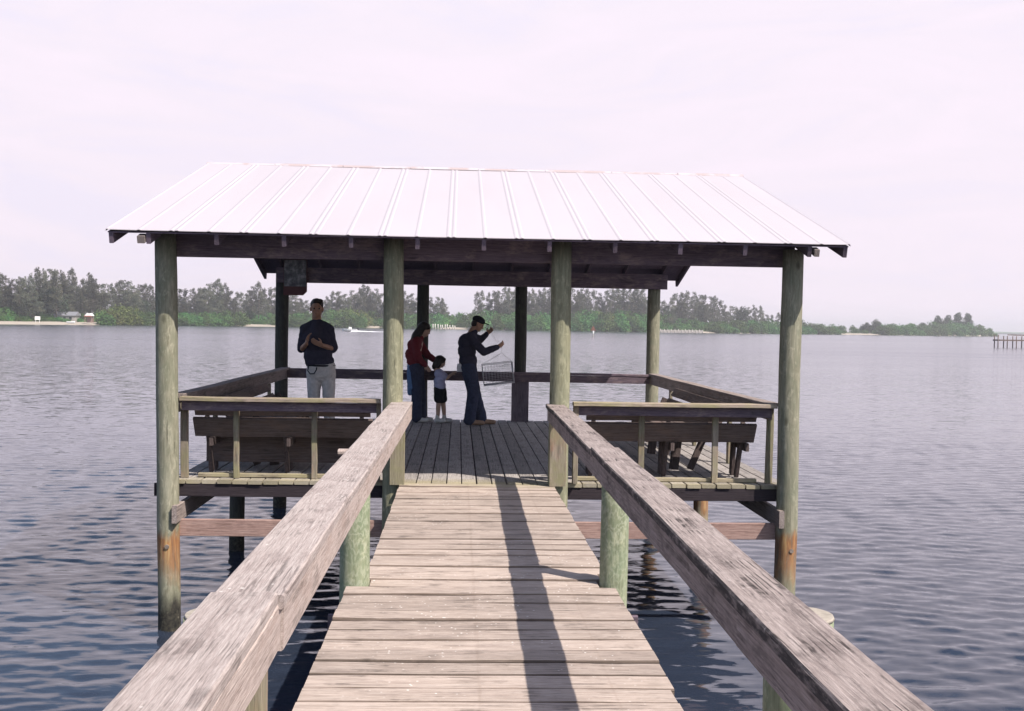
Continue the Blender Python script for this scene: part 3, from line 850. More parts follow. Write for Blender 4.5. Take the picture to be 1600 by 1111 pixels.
# --- standing man facing the walkway
def sm(x, z, dy=0., Y=3.0):
    k = (Y - CY) / (3.6 - CY)
    return V((CX + (x - CX) * k, Y + dy, H + (z - H) * k))
PM = 'man in navy polo shirt and pale trousers facing the walkway, hands raised'
mb = MB()
hc = sm(-2.066, 1.745)
hf = V((.12, -1, -.06))
head(mb, hc, hf)
sh_l, sh_r = sm(-2.215, 1.478), sm(-1.900, 1.478)          # picture left and right
mb.caps(sm(-2.06, 1.45, .01), sm(-2.05, 1.22, .0), .09, .10); mb.caps(sm(-2.05, 1.22), sm(-2.03, .98), .10, .11)
mb.caps(sh_l, sh_r, .055, .055)
el_l, el_r = sm(-2.255, 1.215, .02), sm(-1.855, 1.225, .03)
wr_l, wr_r = sm(-2.165, 1.285, -.22), sm(-1.965, 1.27, -.22)
mb.caps(sh_l, el_l, .046, .038); mb.caps(el_l, wr_l, .038, .027)
mb.caps(sh_r, el_r, .046, .038); mb.caps(el_r, wr_r, .038, .027)
hand(mb, wr_l, (.25, -.25, 1.), (1, -.2, -.2), .35); hand(mb, wr_r, (-.75, -.25, .35), (-.2, .9, .6), .5)
hp_l, hp_r = sm(-2.095, .93), sm(-1.905, .93)
kn_l, kn_r = sm(-2.085, .53, -.02), sm(-1.895, .53, -.02)
an_l, an_r = sm(-2.085, .15, .03), sm(-1.88, .15, .03)
for a, b_, c_ in ((hp_l, kn_l, an_l), (hp_r, kn_r, an_r)):
    mb.caps(a, b_, .075, .050); mb.caps(b_, c_, .050, .036)
    mb.caps(V((c_.x, c_.y, .05)), V((c_.x, c_.y - .15, .04)), .040, .035)
man = melt(mb, 'person', skin, None, .0075, 2, (hc.x, 3.0, 0))
tag(man, PM, 'person')
mb = MB()
mb.caps(sm(-2.135, 1.43, .0), sm(-1.98, 1.43, .0), .085, .085); mb.caps(sm(-2.14, 1.36, -.02), sm(-1.975, 1.36, -.02), .100, .100)
mb.caps(sm(-2.115, 1.14, -.02), sm(-1.965, 1.14, -.02), .108, .108); mb.caps(sm(-2.125, 1.26, -.02), sm(-1.965, 1.26, -.02), .105, .105)
mb.caps(sh_l, sh_l.lerp(el_l, .96), .064, .062); mb.caps(sh_r, sh_r.lerp(el_r, .96), .064, .062)
mb.caps(sm(-2.10, 1.06, -.01), sm(-1.945, 1.06, -.01), .106, .106)
mb.caps(sh_l, sm(-2.08, 1.55, .015), .062, .058); mb.caps(sh_r, sm(-2.04, 1.55, .015), .062, .058); mb.caps(sm(-2.06, 1.50, -.03), sm(-2.06, 1.40, -.05), .075, .09)
melt(mb, 'polo_shirt', navy, man, .010, 2)
mb = MB()
mb.caps(sm(-2.065, .98), sm(-1.935, .98), .116, .116); mb.caps(sm(-2.07, .90), sm(-1.93, .90), .118, .118)
for a, b_, c_ in ((hp_l, kn_l, an_l), (hp_r, kn_r, an_r)):
    mb.caps(a, b_, .094, .072); mb.caps(b_, c_, .072, .064); mb.caps(c_, c_ - V((0, 0, .06)), .064, .064)
melt(mb, 'trousers', khaki, man, .010, 2)
mb = MB()
rot = Matrix((V(hf).normalized(), V(hf).cross(V((0, 0, 1))).normalized() * -1, V((0, 0, 1)))).transposed()
mb.ball(hc + V((0, .016, .050)), (.100, .086, .076), 18, 12, rot); mb.ball(hc + V((0, .045, .0)), (.066, .082, .085), 18, 12, rot)
mb.ball(hc + V((.02, -.045, .092)), (.055, .066, .028), 14, 10, rot)
melt(mb, 'hair', hair_m, man, .009, 2)
eyes(man, hc, hf)
mb = MB()
for a in (an_l, an_r):
    mb.caps((a.x, a.y + .02, .045), (a.x, a.y - .17, .036), .048, .042)
melt(mb, 'shoes', dark_sole, man, .010, 1)
bp = [sm(-2.145, 1.01, -.10), sm(-2.155, .94, -.13), sm(-2.12, .90, -.145), sm(-2.07, .905, -.15), sm(-2.045, .95, -.14), sm(-2.04, .985, -.13)]
MB().tube(bp, .007, 8).build('key_strap', black, man)
MB().tube([sm(-2.0 + .175 * math.cos(a), 1.005, -.0 + .119 * math.sin(a)) for a in [2 * math.pi * i / 24 for i in range(25)]], .012, 8).build('belt', black, man)

# --- leaning man in the cap, facing right, holding a line
Y0 = 6.53
def P(x, z, y=0.): return V((x, Y0 + y, z))
mb = MB()
hc = P(.072, 1.578); hf = V((1, .05, -.42))
head(mb, hc, hf, (.42, 0, 1), .98)
mb.caps(P(-.075, 1.33), P(-.115, 1.12), .10, .105); mb.caps(P(-.115, 1.12), P(-.07, .92), .105, .115)
shr, shl = P(-.045, 1.37, -.17), P(.0, 1.38, .17)
mb.caps(shr, shl, .065, .065); mb.caps(P(-.02, 1.43), P(.02, 1.48), .06, .055)
elr, wrr = P(.17, 1.145, -.20), P(.385, 1.225, -.12)
ell, wrl = P(.125, 1.33, .20), P(.225, 1.425, .17)
mb.caps(shr, elr, .050, .042); mb.caps(elr, wrr, .042, .029); mb.caps(shl, ell, .050, .042); mb.caps(ell, wrl, .042, .029)
hand(mb, wrr, (.85, .1, .55), (.0, .75, .5), .95); hand(mb, wrl, (.75, -.1, .7), (.2, -.7, .6), .95)
legs = ((P(-.065, .90, -.09), P(.015, .50, -.10), P(-.03, .10, -.10)), (P(-.05, .90, .09), P(.045, .50, .08), P(.15, .10, .08)))
for a, b_, c_ in legs:
    mb.caps(a, b_, .085, .055); mb.caps(b_, c_, .055, .040)
    mb.caps((c_.x + .02, c_.y, .045), (c_.x + .16, c_.y, .038), .040, .034)
man2 = melt(mb, 'person', skin, None, .0075, 2, (0, Y0, 0))
tag(man2, 'man in dark cap and jeans leaning right, both arms raised', 'person')
mb = MB()
mb.caps(P(-.09, 1.29, -.07), P(-.09, 1.29, .07), .142, .142); mb.caps(P(-.045, 1.36, -.10), P(-.03, 1.36, .10), .095, .095)
mb.caps(P(-.09, 1.16, -.06), P(-.09, 1.16, .06), .145, .145); mb.caps(P(-.07, 1.0, -.05), P(-.07, 1.0, .05), .143, .143)
mb.caps(P(-.06, .90, -.05), P(-.06, .90, .05), .130, .130)
mb.caps(shr, elr, .074, .064); mb.caps(elr, elr.lerp(wrr, .95), .064, .046)
mb.caps(shl, ell, .072, .060); mb.caps(ell, ell.lerp(wrl, .92), .060, .044)
mb.caps(P(-.01, 1.43), P(.02, 1.47), .070, .062)
melt(mb, 'shirt', navy, man2, .010, 2)
mb = MB()
mb.caps(P(-.065, .89, -.05), P(-.065, .89, .05), .125, .125)
for i, (a, b_, c_) in enumerate(legs):
    mb.caps(a, b_, .118, .092); mb.caps(b_, c_, .092, .092); mb.caps(c_, (c_.x - .01, c_.y, .08), .092, .092)
melt(mb, 'jeans', denim, man2, .010, 2)
mb = MB()
for a, b_, c_ in legs:
    mb.caps((c_.x - .03, c_.y, .045), (c_.x + .20, c_.y, .034), .047, .036)
melt(mb, 'shoes', shoe_t, man2, .009, 1)
mb = MB()
f = V(hf).normalized(); u = V((.42, 0, 1)); sd = f.cross(u).normalized(); u = sd.cross(f)
rot = Matrix((f, -sd, u)).transposed()
mb.ball(hc + u * .062 - f * .008, (.108, .088, .068), 18, 12, rot)
mb.prism([hc + u * .052 + f * x_ + sd * y_ for x_, y_ in ((.05, -.08), (.12, -.072), (.165, -.04), (.175, 0), (.165, .04), (.12, .072), (.05, .08))], u * .014)
melt(mb, 'cap', capm, man2, .007, 1)
mb = MB(); mb.ball(hc - f * .045 - u * .005, (.062, .080, .070), 16, 10, rot)
melt(mb, 'hair', hair_m, man2, .009, 1)
eyes(man2, hc, hf, .98, (.42, 0, 1))
MB().beam(P(-.195, .955, -.10), P(-.200, .83, -.105), .085, .03, up=(0, 1, 0), seg=3, warp=.006).build('towel', cloth('white_rag', (.62, .60, .62)), man2)

# --- woman in red, facing right and looking down
Y0 = 6.88
mb = MB()
hc = P(-.765, 1.478); hf = V((1, -.1, -.45))
head(mb, hc, hf, (.45, 0, 1), .95)
mb.caps(P(-.89, 1.25), P(-.93, 1.08), .10, .10); mb.caps(P(-.93, 1.08), P(-.90, .88), .10, .115)
shr, shl = P(-.905, 1.27, -.15), P(-.875, 1.28, .15)
mb.caps(shr, shl, .060, .060); mb.caps(P(-.85, 1.32), P(-.80, 1.40), .055, .05)
elr, wrr = P(-.865, 1.02, -.19), P(-.735, .915, -.16)
ell, wrl = P(-.72, 1.06, .20), P(-.56, .95, .19)
for s_, e_, w_ in ((shr, elr, wrr), (shl, ell, wrl)):
    mb.caps(s_, e_, .045, .038); mb.caps(e_, w_, .038, .026)
hand(mb, wrr, (.5, .1, -.8), (.0, 1, 0), .5, .92); hand(mb, wrl, (.9, 0, -.3), (0, 0, -1), .3, .92)
legs = ((P(-.90, .88, -.085), P(-.875, .48, -.09), P(-.875, .10, -.09)), (P(-.89, .88, .085), P(-.825, .48, .09), P(-.805, .10, .09)))
for a, b_, c_ in legs:
    mb.caps(a, b_, .085, .052); mb.caps(b_, c_, .052, .036)
    mb.caps((c_.x + .02, c_.y, .042), (c_.x + .14, c_.y, .035), .036, .032)
wom = melt(mb, 'person', skin_light, None, .0075, 2, (-.86, Y0, 0))
tag(wom, 'woman in red jacket with long dark hair beside the child', 'person')
mb = MB()
mb.caps(P(-.925, 1.22, -.06), P(-.915, 1.22, .06), .118, .118); mb.caps(P(-.945, 1.08, -.06), P(-.935, 1.08, .06), .128, .128)
mb.caps(P(-.925, .98, -.06), P(-.91, .98, .06), .125, .125); mb.caps(P(-.89, 1.28, -.09), P(-.87, 1.28, .09), .085, .085)
for s_, e_, w_ in ((shr, elr, wrr), (shl, ell, wrl)):
    mb.caps(s_, e_, .068, .060); mb.caps(e_, e_.lerp(w_, .92), .060, .044)
mb.caps(P(-.85, 1.33), P(-.835, 1.36), .068, .062)
melt(mb, 'jacket', red, wom, .010, 2)
mb = MB()
mb.caps(P(-.90, .89, -.05), P(-.895, .89, .05), .122, .122)
for a, b_, c_ in legs:
    mb.caps(a, b_, .108, .088); mb.caps(b_, c_, .088, .085); mb.caps(c_, (c_.x, c_.y, .08), .085, .085)
melt(mb, 'jeans', denim, wom, .010, 2)
mb = MB()
for a, b_, c_ in legs:
    mb.caps((c_.x - .02, c_.y, .042), (c_.x + .165, c_.y, .033), .043, .034)
melt(mb, 'shoes', shoe_w, wom, .009, 1)
mb = MB()
f = V(hf).normalized(); u = V((.45, 0, 1)); sd = f.cross(u).normalized(); u = sd.cross(f); rot = Matrix((f, -sd, u)).transposed()
mb.ball(hc + u * .045 - f * .020, (.100, .092, .075), 18, 12, rot)
mb.caps(hc - f * .05 + u * .02, P(-.90, 1.35), .080, .085); mb.caps(P(-.90, 1.35), P(-.955, 1.22), .085, .062)
mb.caps(hc - sd * .07 - f * .01, hc - sd * .075 - u * .12 - f * .04, .032, .026); mb.caps(hc + sd * .07 - f * .01, hc + sd * .075 - u * .12 - f * .04, .032, .026)
melt(mb, 'hair', hair_m, wom, .009, 2)
eyes(wom, hc, hf, .95, (.45, 0, 1))
mb = MB()
mb.caps(P(-.985, .90, -.07), P(-.985, .46, -.08), .055, .042); mb.caps(P(-.985, .90, .02), P(-.975, .50, .0), .055, .04); mb.caps(P(-.96, .92, -.10), P(-.95, .55, -.12), .045, .035)
melt(mb, 'tied_sweater', blue, wom, .010, 2)

# --- child
Y0 = 6.75
mb = MB()
hc = P(-.505, .972); hf = V((1, .1, -.25)); S = .80
head(mb, hc, hf, (.2, 0, 1), S)
mb.caps(P(-.525, .79), P(-.52, .66), .062, .066); mb.caps(P(-.52, .66), P(-.505, .57), .066, .072)
shr, shl = P(-.52, .795, -.085), P(-.51, .80, .085)
mb.caps(shr, shl, .038, .038)
elr, wrr = P(-.405, .705, -.10), P(-.325, .775, -.07)
ell, wrl = P(-.40, .715, .10), P(-.33, .77, .06)
for s_, e_, w_ in ((shr, elr, wrr), (shl, ell, wrl)):
    mb.caps(s_, e_, .032, .026); mb.caps(e_, w_, .026, .019)
hand(mb, wrr, (.75, .1, .6), (0, .8, -.4), .5, .62); hand(mb, wrl, (.8, -.1, .5), (0, -.8, -.4), .5, .62)
legs = ((P(-.525, .55, -.052), P(-.525, .32, -.058), P(-.535, .075, -.058)), (P(-.49, .55, .05), P(-.455, .32, .055), P(-.43, .075, .055)))
for a, b_, c_ in legs:
    mb.caps(a, b_, .058, .040); mb.caps(b_, b_.lerp(c_, .4), .040, .038); mb.caps(b_.lerp(c_, .4), c_, .038, .026)
    mb.caps((c_.x + .01, c_.y, .035), (c_.x + .09, c_.y, .030), .028, .025)
kid = melt(mb, 'person', skin_light, None, .0065, 2, (-.5, Y0, 0))
tag(kid, 'small child with dark bob, pale lilac shirt and dark shorts', 'person')
mb = MB()
mb.caps(P(-.525, .78, -.045), P(-.52, .78, .045), .078, .078); mb.caps(P(-.52, .66, -.045), P(-.515, .66, .045), .088, .088); mb.caps(P(-.51, .585, -.045), P(-.51, .585, .045), .094, .094)
for s_, e_ in ((shr, elr), (shl, ell)): mb.caps(s_, s_.lerp(e_, .72), .050, .046)
melt(mb, 'tee_shirt', white, kid, .008, 2)
mb = MB()
mb.caps(P(-.51, .545, -.04), P(-.505, .545, .04), .088, .088)
for a, b_, c_ in legs: mb.caps(a, a.lerp(b_, .74), .080, .076)
melt(mb, 'shorts', black, kid, .008, 2)
mb = MB()
for a, b_, c_ in legs:
    mb.caps((c_.x - .02, c_.y, .040), (c_.x + .10, c_.y, .034), .040, .033); mb.caps((c_.x - .005, c_.y, .11), (c_.x, c_.y, .05), .033, .036)
melt(mb, 'shoes', shoe_w, kid, .008, 1)
mb = MB()
f = V(hf).normalized(); u = V((.2, 0, 1)); sd = f.cross(u).normalized(); u = sd.cross(f); rot = Matrix((f, -sd, u)).transposed()
mb.ball(hc + u * .030 - f * .014, (.088, .080, .070), 18, 12, rot)
mb.caps(hc - f * .045, hc - f * .065 - u * .10, .062, .052)
for k in (-1, 1): mb.caps(hc + sd * .055 * k - f * .005, hc + sd * .058 * k - f * .02 - u * .085, .032, .028)
mb.caps(hc + f * .055 + u * .055 - sd * .03, hc + f * .055 + u * .055 + sd * .03, .022, .022)
melt(mb, 'hair', hair_m, kid, .008, 2)
eyes(kid, hc, hf, S, (.2, 0, 1))

# ------------------------------------------------------------------ wire trap hanging on the man's line
wire = plain('galvanised_wire', (.50, .48, .50), .45, .2, 20, .4)
TX, TY = .40, 6.50
tr = empty('wire_trap', (TX, TY, .65), 'square wire crab trap hanging on a line in front of the back railing', 'crab trap')
tilt = Matrix.Rotation(R(-7), 3, 'Y')
def tp(x, y, z): return V((TX, TY, .81)) + tilt @ V((x, y, z - .16))
hw = .235
top = [(-hw, -hw), (hw, -hw), (hw, hw), (-hw, hw)]
mb = MB()
for z, r_ in ((.32, .005), (0., .005)):
    mb.tube([tp(x_, y_, z) for x_, y_ in top] + [tp(*top[0], z)], r_, 6)
for x_, y_ in top: mb.tube([tp(x_, y_, 0), tp(x_, y_, .32)], .004, 6)
mb.build('frame', wire, tr)
mb = MB()
for k in range(1, 10):
    q = -hw + 2 * hw * k / 10
    for a0, a1 in (((q, -hw), (q, hw)), ((-hw, q), (hw, q))):
        mb.tube([tp(*a0, 0), tp(*a1, 0)], .0022, 4)
    for sx in (-hw, hw):
        mb.tube([tp(q, sx, 0), tp(q, sx, .32)], .0022, 4); mb.tube([tp(sx, q, 0), tp(sx, q, .32)], .0022, 4)
for k in range(1, 6):
    z = .32 * k / 6
    mb.tube([tp(x_, y_, z) for x_, y_ in top] + [tp(*top[0], z)], .0022, 4)
mb.build('mesh_netting', wire, tr)
ln = plain('pale_line', (.50, .46, .42), .8)
hh1, hh2 = V((.275, 6.68, 1.475)), V((.46, 6.43, 1.285))
apex = V((.45, 6.47, 1.13))
mb = MB()
mb.tube([hh1, hh1.lerp(hh2, .5) - V((0, 0, .06)), hh2], .0022, 5); mb.tube([hh2, apex], .0022, 5)
for x_, y_ in top: mb.tube([apex, tp(x_, y_, .32)], .002, 5)
mb.build('line', ln, tr)

# ------------------------------------------------------------------ far shore: ground, trees, small things
DP = [(-420, 400), (-150, 410), (0, 430), (150, 480), (300, 560), (560, 620), (700, 640), (900, 660), (1100, 700), (1200, 760), (1370, 860), (1540, 990), (1552, 1000)]
def interp(tab, x):
    if x <= tab[0][0]: return tab[0][1]
    for (a, u_), (b_, v_) in zip(tab, tab[1:]):
        if x <= b_: return u_ + (v_ - u_) * (x - a) / (b_ - a)
    return tab[-1][1]
def Dsh(px): return interp(DP, px)
rg = random.Random(11)
sand = plain('shore_sand', (.33, .285, .235), .95, .12, .3)
mb = MB()
cols_ = []
pxs = [-420 + 12 * i for i in range(165)]
pxs = [q for q in pxs if q < 1552] + [1552]
offs = [(-14, -2.4), (0, -1.50), (5, -1.0), (16, -.45), (34, -.1), (80, .2), (170, .1), (230, -2.2)]
vs = []
for px in pxs:
    D = Dsh(px) + 5 * mnoise.noise(V((px * .02, 0, 0)))
    tail = min(1, max(.12, (1552 - px) / 160))
    for o_, z in offs:
        x, y = shore_pos(px, D + o_ * tail)
        vs.append((x, y, z + (0 if z < -1.4 else .12 * mnoise.noise(V((x * .1, y * .1, 0))))))
n_ = len(offs); fs = []
for i in range(len(pxs) - 1):
    for j in range(n_ - 1):
        fs.append((i * n_ + j, i * n_ + j + 1, (i + 1) * n_ + j + 1, (i + 1) * n_ + j))
mb.add(vs, fs, True)
tag(mb.build('shore_ground', sand), kind='structure')

bark = plain('pine_bark', (.10, .08, .07), .9, .2, 3)
F_pine = leafy('pine_needles', (.040, .054, .038), (.092, .098, .068), (.180, .165, .118))
F_mang = leafy('mangrove_leaves', (.030, .078, .022), (.066, .150, .040), (.125, .215, .062))
F_lime = leafy('bright_leaves', (.06, .10, .025), (.11, .16, .04), (.17, .21, .07))
F_round = leafy('round_crown_leaves', (.022, .035, .022), (.042, .058, .034), (.075, .09, .05))

def leaf(mb, p, d, n_, ln, wd):
    d = d.normalized(); s = d.cross(n_)
    if s.length < 1e-3: s = d.orthogonal()
    s.normalize()
    mb.add([p - s * wd * .4, p + d * ln * .5 - s * wd * .5, p + d * ln, p + d * ln * .45 + s * wd * .5], [(0, 1, 2, 3)])
def rv(g): return V((g.gauss(0, 1), g.gauss(0, 1), g.gauss(0, 1))).normalized()
def pine_meshes(seed, spread=1., leaders=1):
    g = random.Random(seed)
    tr_, cr = MB(), MB()
    tops = [(0, 0, 20.)] + [(g.uniform(-2.2, 2.2) * spread, g.uniform(-2, 2) * spread, g.uniform(14.5, 19)) for _ in range(leaders - 1)]
    for tx, ty, tz in tops:
        b0 = V((tx * .25, ty * .25, 0))
        pts = [b0, V((tx * .5, ty * .5, tz * .4)) + V((g.uniform(-.3, .3), 0, 0)), V((tx * .85, ty * .85, tz * .75)), V((tx, ty, tz))]
        tr_.tube(pts, [.26, .2, .11, .03], 7)
        nb_ = int(30 / leaders ** .5)
        for k in range(nb_):
            q = (k + g.random()) / nb_
            z = tz * (.18 + .80 * q)
            az = g.uniform(0, 6.28)
            rad_ = spread * (3.3 * (1 - q) ** .42 + .1) * math.sqrt(g.uniform(.1, 1.1))
            base = pts[0].lerp(pts[1], z / (tz * .4)) if z < tz * .4 else (pts[1].lerp(pts[2], (z / tz - .4) / .35) if z < tz * .75 else pts[2].lerp(pts[3], min(1, (z / tz - .75) / .25)))
            c_ = base + V((math.cos(az) * rad_, math.sin(az) * rad_, rad_ * .45))
            tr_.tube([base, c_], [.06, .02], 4, cap=False)
            rx_, rz_ = spread * g.uniform(.8, 1.45) * (1.2 - .38 * q), g.uniform(.8, 1.4) * (1.1 - .25 * q)
            for j in range(int(52 * rx_ * rz_ + 14)):
                d = rv(g); rr = g.random() ** .45
                p = c_ + V((d.x * rx_ * rr, d.y * rx_ * rr, d.z * rz_ * rr))
                leaf(cr, p, rv(g) + V((d.x * .5, d.y * .5, .25)), rv(g), g.uniform(.35, .85), g.uniform(.2, .42))
    return tr_.mesh('pine_trunk', bark), cr.mesh('pine_crown', F_pine)
def bush_mesh(seed, mat, wide=5., tall=7., n_l=13, leaves=100, trunk=False):
    g = random.Random(seed)
    cr = MB(); tr_ = MB()
    tr_.tube([(0, 0, 0), (.2, 0, tall * .4), (0, .1, tall * .7)], [.3, .2, .1], 6)
    for k in range(n_l):
        a = g.uniform(0, 6.28); q = math.sqrt(g.random())
        x, y = wide * .68 * q * math.cos(a), wide * .68 * q * math.sin(a)
        top_ = tall * (1 - .55 * q ** 2) * g.uniform(.8, 1.02)
        r_ = wide * g.uniform(.24, .40)
        zc = top_ - r_ * .8
        if trunk: tr_.tube([(0, 0, tall * .35), (x * .6, y * .6, zc * .8), (x, y, zc)], [.16, .08, .03], 5, cap=False)
        for j in range(leaves):
            d = rv(g)
            rr = r_ * g.uniform(.75, 1.08)
            p = V((x, y, zc)) + V((d.x * rr, d.y * rr, d.z * rr * .85))
            if not trunk and g.random() < .55: p.z *= g.random() ** .6
            if p.z < .1 or (trunk and p.z < tall * .25): p.z = g.uniform(.1, .5) if not trunk else tall * g.uniform(.25, .5)
            leaf(cr, p, rv(g) + d * .5 + V((0, 0, -.2)), d + rv(g) * .7, g.uniform(.45, .95), g.uniform(.35, .7))
    return tr_.mesh('trunk', bark), cr.mesh('crown', mat)
pines = [pine_meshes(100 + i, *a) for i, a in enumerate([(1., 1), (.8, 1), (1.15, 2), (1.2, 3), (.7, 1), (1.05, 2), (1.4, 3), (.9, 1)])]
mangs = [bush_mesh(200 + i, F_mang) for i in range(5)]
limes = [bush_mesh(300 + i, F_lime) for i in range(2)]
rounds = [bush_mesh(400 + i, F_round, 5.5, 12., 18, 90, True) for i in range(3)]

def plant(kind, meshes, px, D, zg, h, hm, wscale, label, cat, group):
    tm, cm = meshes
    x, y = shore_pos(px, D)
    s = h / hm
    o = bpy.data.objects.new(kind, None)
    o.location = (x, y, zg); o.rotation_euler = (0, 0, rg.uniform(0, 6.28)); o.scale = (s * wscale, s * wscale, s)
    col.objects.link(o); tag(o, label, cat, group)
    for nm, me in (('trunk', tm), ('crown', cm)):
        c_ = bpy.data.objects.new(nm, me); col.objects.link(c_); c_.parent = o
    return o
PT = [(-200, 425), (0, 430), (18, 434), (34, 436), (52, 424), (75, 418), (95, 424), (104, 440), (112, 422), (124, 440), (136, 423), (146, 440), (160, 444), (176, 442), (195, 438), (210, 448), (232, 442), (250, 450),
      (270, 456), (285, 452), (300, 450), (318, 450), (330, 440), (345, 437), (354, 452), (370, 459), (385, 458), (400, 439), (415, 456), (430, 446), (455, 460), (478, 468), (494, 480), (505, 468), (520, 454), (540, 458),
      (556, 450), (575, 446), (592, 456), (620, 460), (640, 455), (660, 466), (680, 463), (692, 466), (699, 488), (736, 486), (744, 458), (758, 454), (775, 458), (790, 449), (812, 447), (832, 456), (852, 449), (880, 450),
      (900, 453), (920, 450), (932, 461), (946, 455), (960, 451), (985, 449), (1005, 451), (1030, 470), (1042, 468), (1056, 459), (1076, 456), (1096, 460), (1116, 464), (1130, 475), (1150, 480), (1165, 484), (1175, 476), (1190, 480), (1200, 496), (1207, 487), (1216, 489)]
BT = [(-200, 480), (0, 478), (40, 484), (100, 486), (150, 490), (165, 478), (185, 471), (205, 474), (225, 486), (245, 485), (300, 486), (360, 484), (420, 487), (480, 486), (520, 480), (570, 479), (610, 486), (660, 489), (720, 487), (760, 483), (830, 489), (880, 486), (930, 481), (1000, 487), (1040, 485),
      (1060, 494), (1100, 500), (1200, 499), (1250, 501), (1300, 505), (1330, 508), (1352, 506), (1390, 504), (1420, 505), (1450, 502), (1475, 500), (1510, 502), (1535, 508), (1549, 514)]
def hz(px): return 506.62 + .0167 * (px - 717)
BEACH = [(-30, 158), (248, 276), (375, 432), (488, 512), (572, 602), (690, 738), (1032, 1112), (1318, 1370)]
def beach(px): return any(a <= px <= b_ for a, b_ in BEACH)
def zone(px):
    for e, s_ in ((235, 'behind the sandy beach left of the pavilion'), (440, 'seen between the front left and back left posts'), (640, 'behind the standing man'), (735, 'behind the woman and child'),
                  (870, 'behind the man in the cap'), (1030, 'right of the inner right post'), (1150, 'behind the pale sea wall'), (1260, 'beside the front right post'), (1700, 'on the low point right of the pavilion')):
        if px < e: return s_
# feathery pines: the skyline row, then a second row filling in behind
px = -60
while px < 1222:
    yt = interp(PT, px)
    if yt < 480 or px < 697 or px > 738:
        D = Dsh(px) + rg.uniform(28, 75)
        h = (hz(px) - yt) * D / F + 1.57 + rg.uniform(-1.0, .8)
        if h > 5 and not (700 < px < 738):
            v = rg.choice([2, 3, 5, 6, 0]) if 60 < px < 100 or 320 < px < 360 or 545 < px < 600 else rg.randrange(8)
            z_ = zone(px)
            plant('pine_tree', pines[v], px, D, -.1, h + .1, 20., rg.uniform(.85, 1.2) * (20 / max(h, 12)) ** .35, 'tall feathery pine ' + z_, 'pine tree', 'skyline pines ' + z_)
    px += rg.uniform(6.5, 11.5)
px = -60
while px < 1200:
    yt = interp(PT, px)
    if not (690 < px < 745) and not (488 < px < 500):
        D = Dsh(px) + rg.uniform(30, 110)
        h = ((hz(px) - yt) * D / F + 1.57) * rg.uniform(.55, .88)
        z_ = zone(px)
        if h > 5: plant('pine_tree', pines[rg.randrange(8)], px, D, -.1, h, 20., rg.uniform(1., 1.5), 'shorter feathery pine ' + z_, 'pine tree', 'shorter pines ' + z_)
    px += rg.uniform(8, 14)
# waterside mangroves and shrubs
for row in (0, 1):
    px = -60
    while px < 1549:
        yt = interp(BT, px) + (rg.uniform(-1, 5) if row == 0 else rg.uniform(-2, 2))
        D = Dsh(px) + (rg.uniform(-1, 3) if row == 0 else rg.uniform(9, 18))
        if beach(px): D += 26 * (1 if px < 1000 else .8)
        h = max(2.2, (hz(px) - yt) * D / F + 1.57 + .4)
        if beach(px) and row == 0: h *= .5
        if row == 0 and not beach(px): h *= rg.uniform(.55, .95)
        lime = 162 < px < 212 or (520 < px < 600 and row == 1) or (930 < px < 960 and row == 1)
        ms = limes[rg.randrange(2)] if lime else mangs[rg.randrange(5)]
        z_ = zone(px)
        zg = -1.55 if not beach(px) and row == 0 else -.8
        nm = 'bright yellow green shrub ' if lime else ('low mangrove at the waterline ' if row == 0 else 'rounded mangrove on the bank ')
        plant('mangrove_shrub', ms, px, D, zg, h - zg - .5, 7., rg.uniform(1.05, 1.5) * (7 / max(h, 3)) ** .35, nm + z_, 'shrub', nm + z_)
        px += rg.uniform(11, 17) if row == 0 else rg.uniform(12, 19)
for px, yt, D_, lab in ((1159, 478, 30, 'dark round tree standing alone left of the front right post'), (1368, 498, 20, 'dark round crowned tree at the end of the sand spit'), (1352, 502, 26, 'small dark tree beside the sand spit'), (1466, 490, 24, 'left tree of the tall pair on the low point'),
                        (1478, 489, 34, 'middle tree of the tall clump on the low point'), (1497, 487, 22, 'tallest round tree on the low point'), (1509, 488, 30, 'right tree of the tall clump on the low point'), (1440, 503, 26, 'low spreading tree left of the tall clump on the point'),
                        (86, 446, 34, 'broad dark tree behind the little house on the left beach'), (60, 455, 40, 'broad dark tree behind the white sign on the left beach'), (30, 462, 36, 'broad dark tree near the left end of the beach'), (225, 468, 26, 'broad dark tree just left of the front left post')):
    D = Dsh(px) + D_
    h = (hz(px) - yt) * D / F + 1.57 + .3
    plant('round_tree', rounds[rg.randrange(3)], px, D, -.4, h, 12., (12 / h) ** .6, lab, 'tree', None)

# far treeline across the open water
far = MB()
g = random.Random(5)
pts = []
for i in range(70):
    px = 1500 + i * 9
    x, y = shore_pos(px, 3300)
    pts.append((x, y, 5 + 4 * g.random() + 2 * math.sin(i * .5)))
vs = []; fs = []
for x, y, h in pts:
    vs += [(x, y, WZ - .5), (x, y - 10, WZ + h * .7), (x, y, WZ + h), (x + 4, y + 90, WZ + h * 1.1), (x + 6, y + 180, WZ - .5)]
for i in range(len(pts) - 1):
    for j in range(4): fs.append((i * 5 + j, i * 5 + j + 1, i * 5 + 5 + j + 1, i * 5 + 5 + j))
far.add(vs, fs, True)
tag(far.build('distant_treeline', F_mang), 'hazy blue line of far shore on the horizon at the right', 'treeline', kind='stuff')

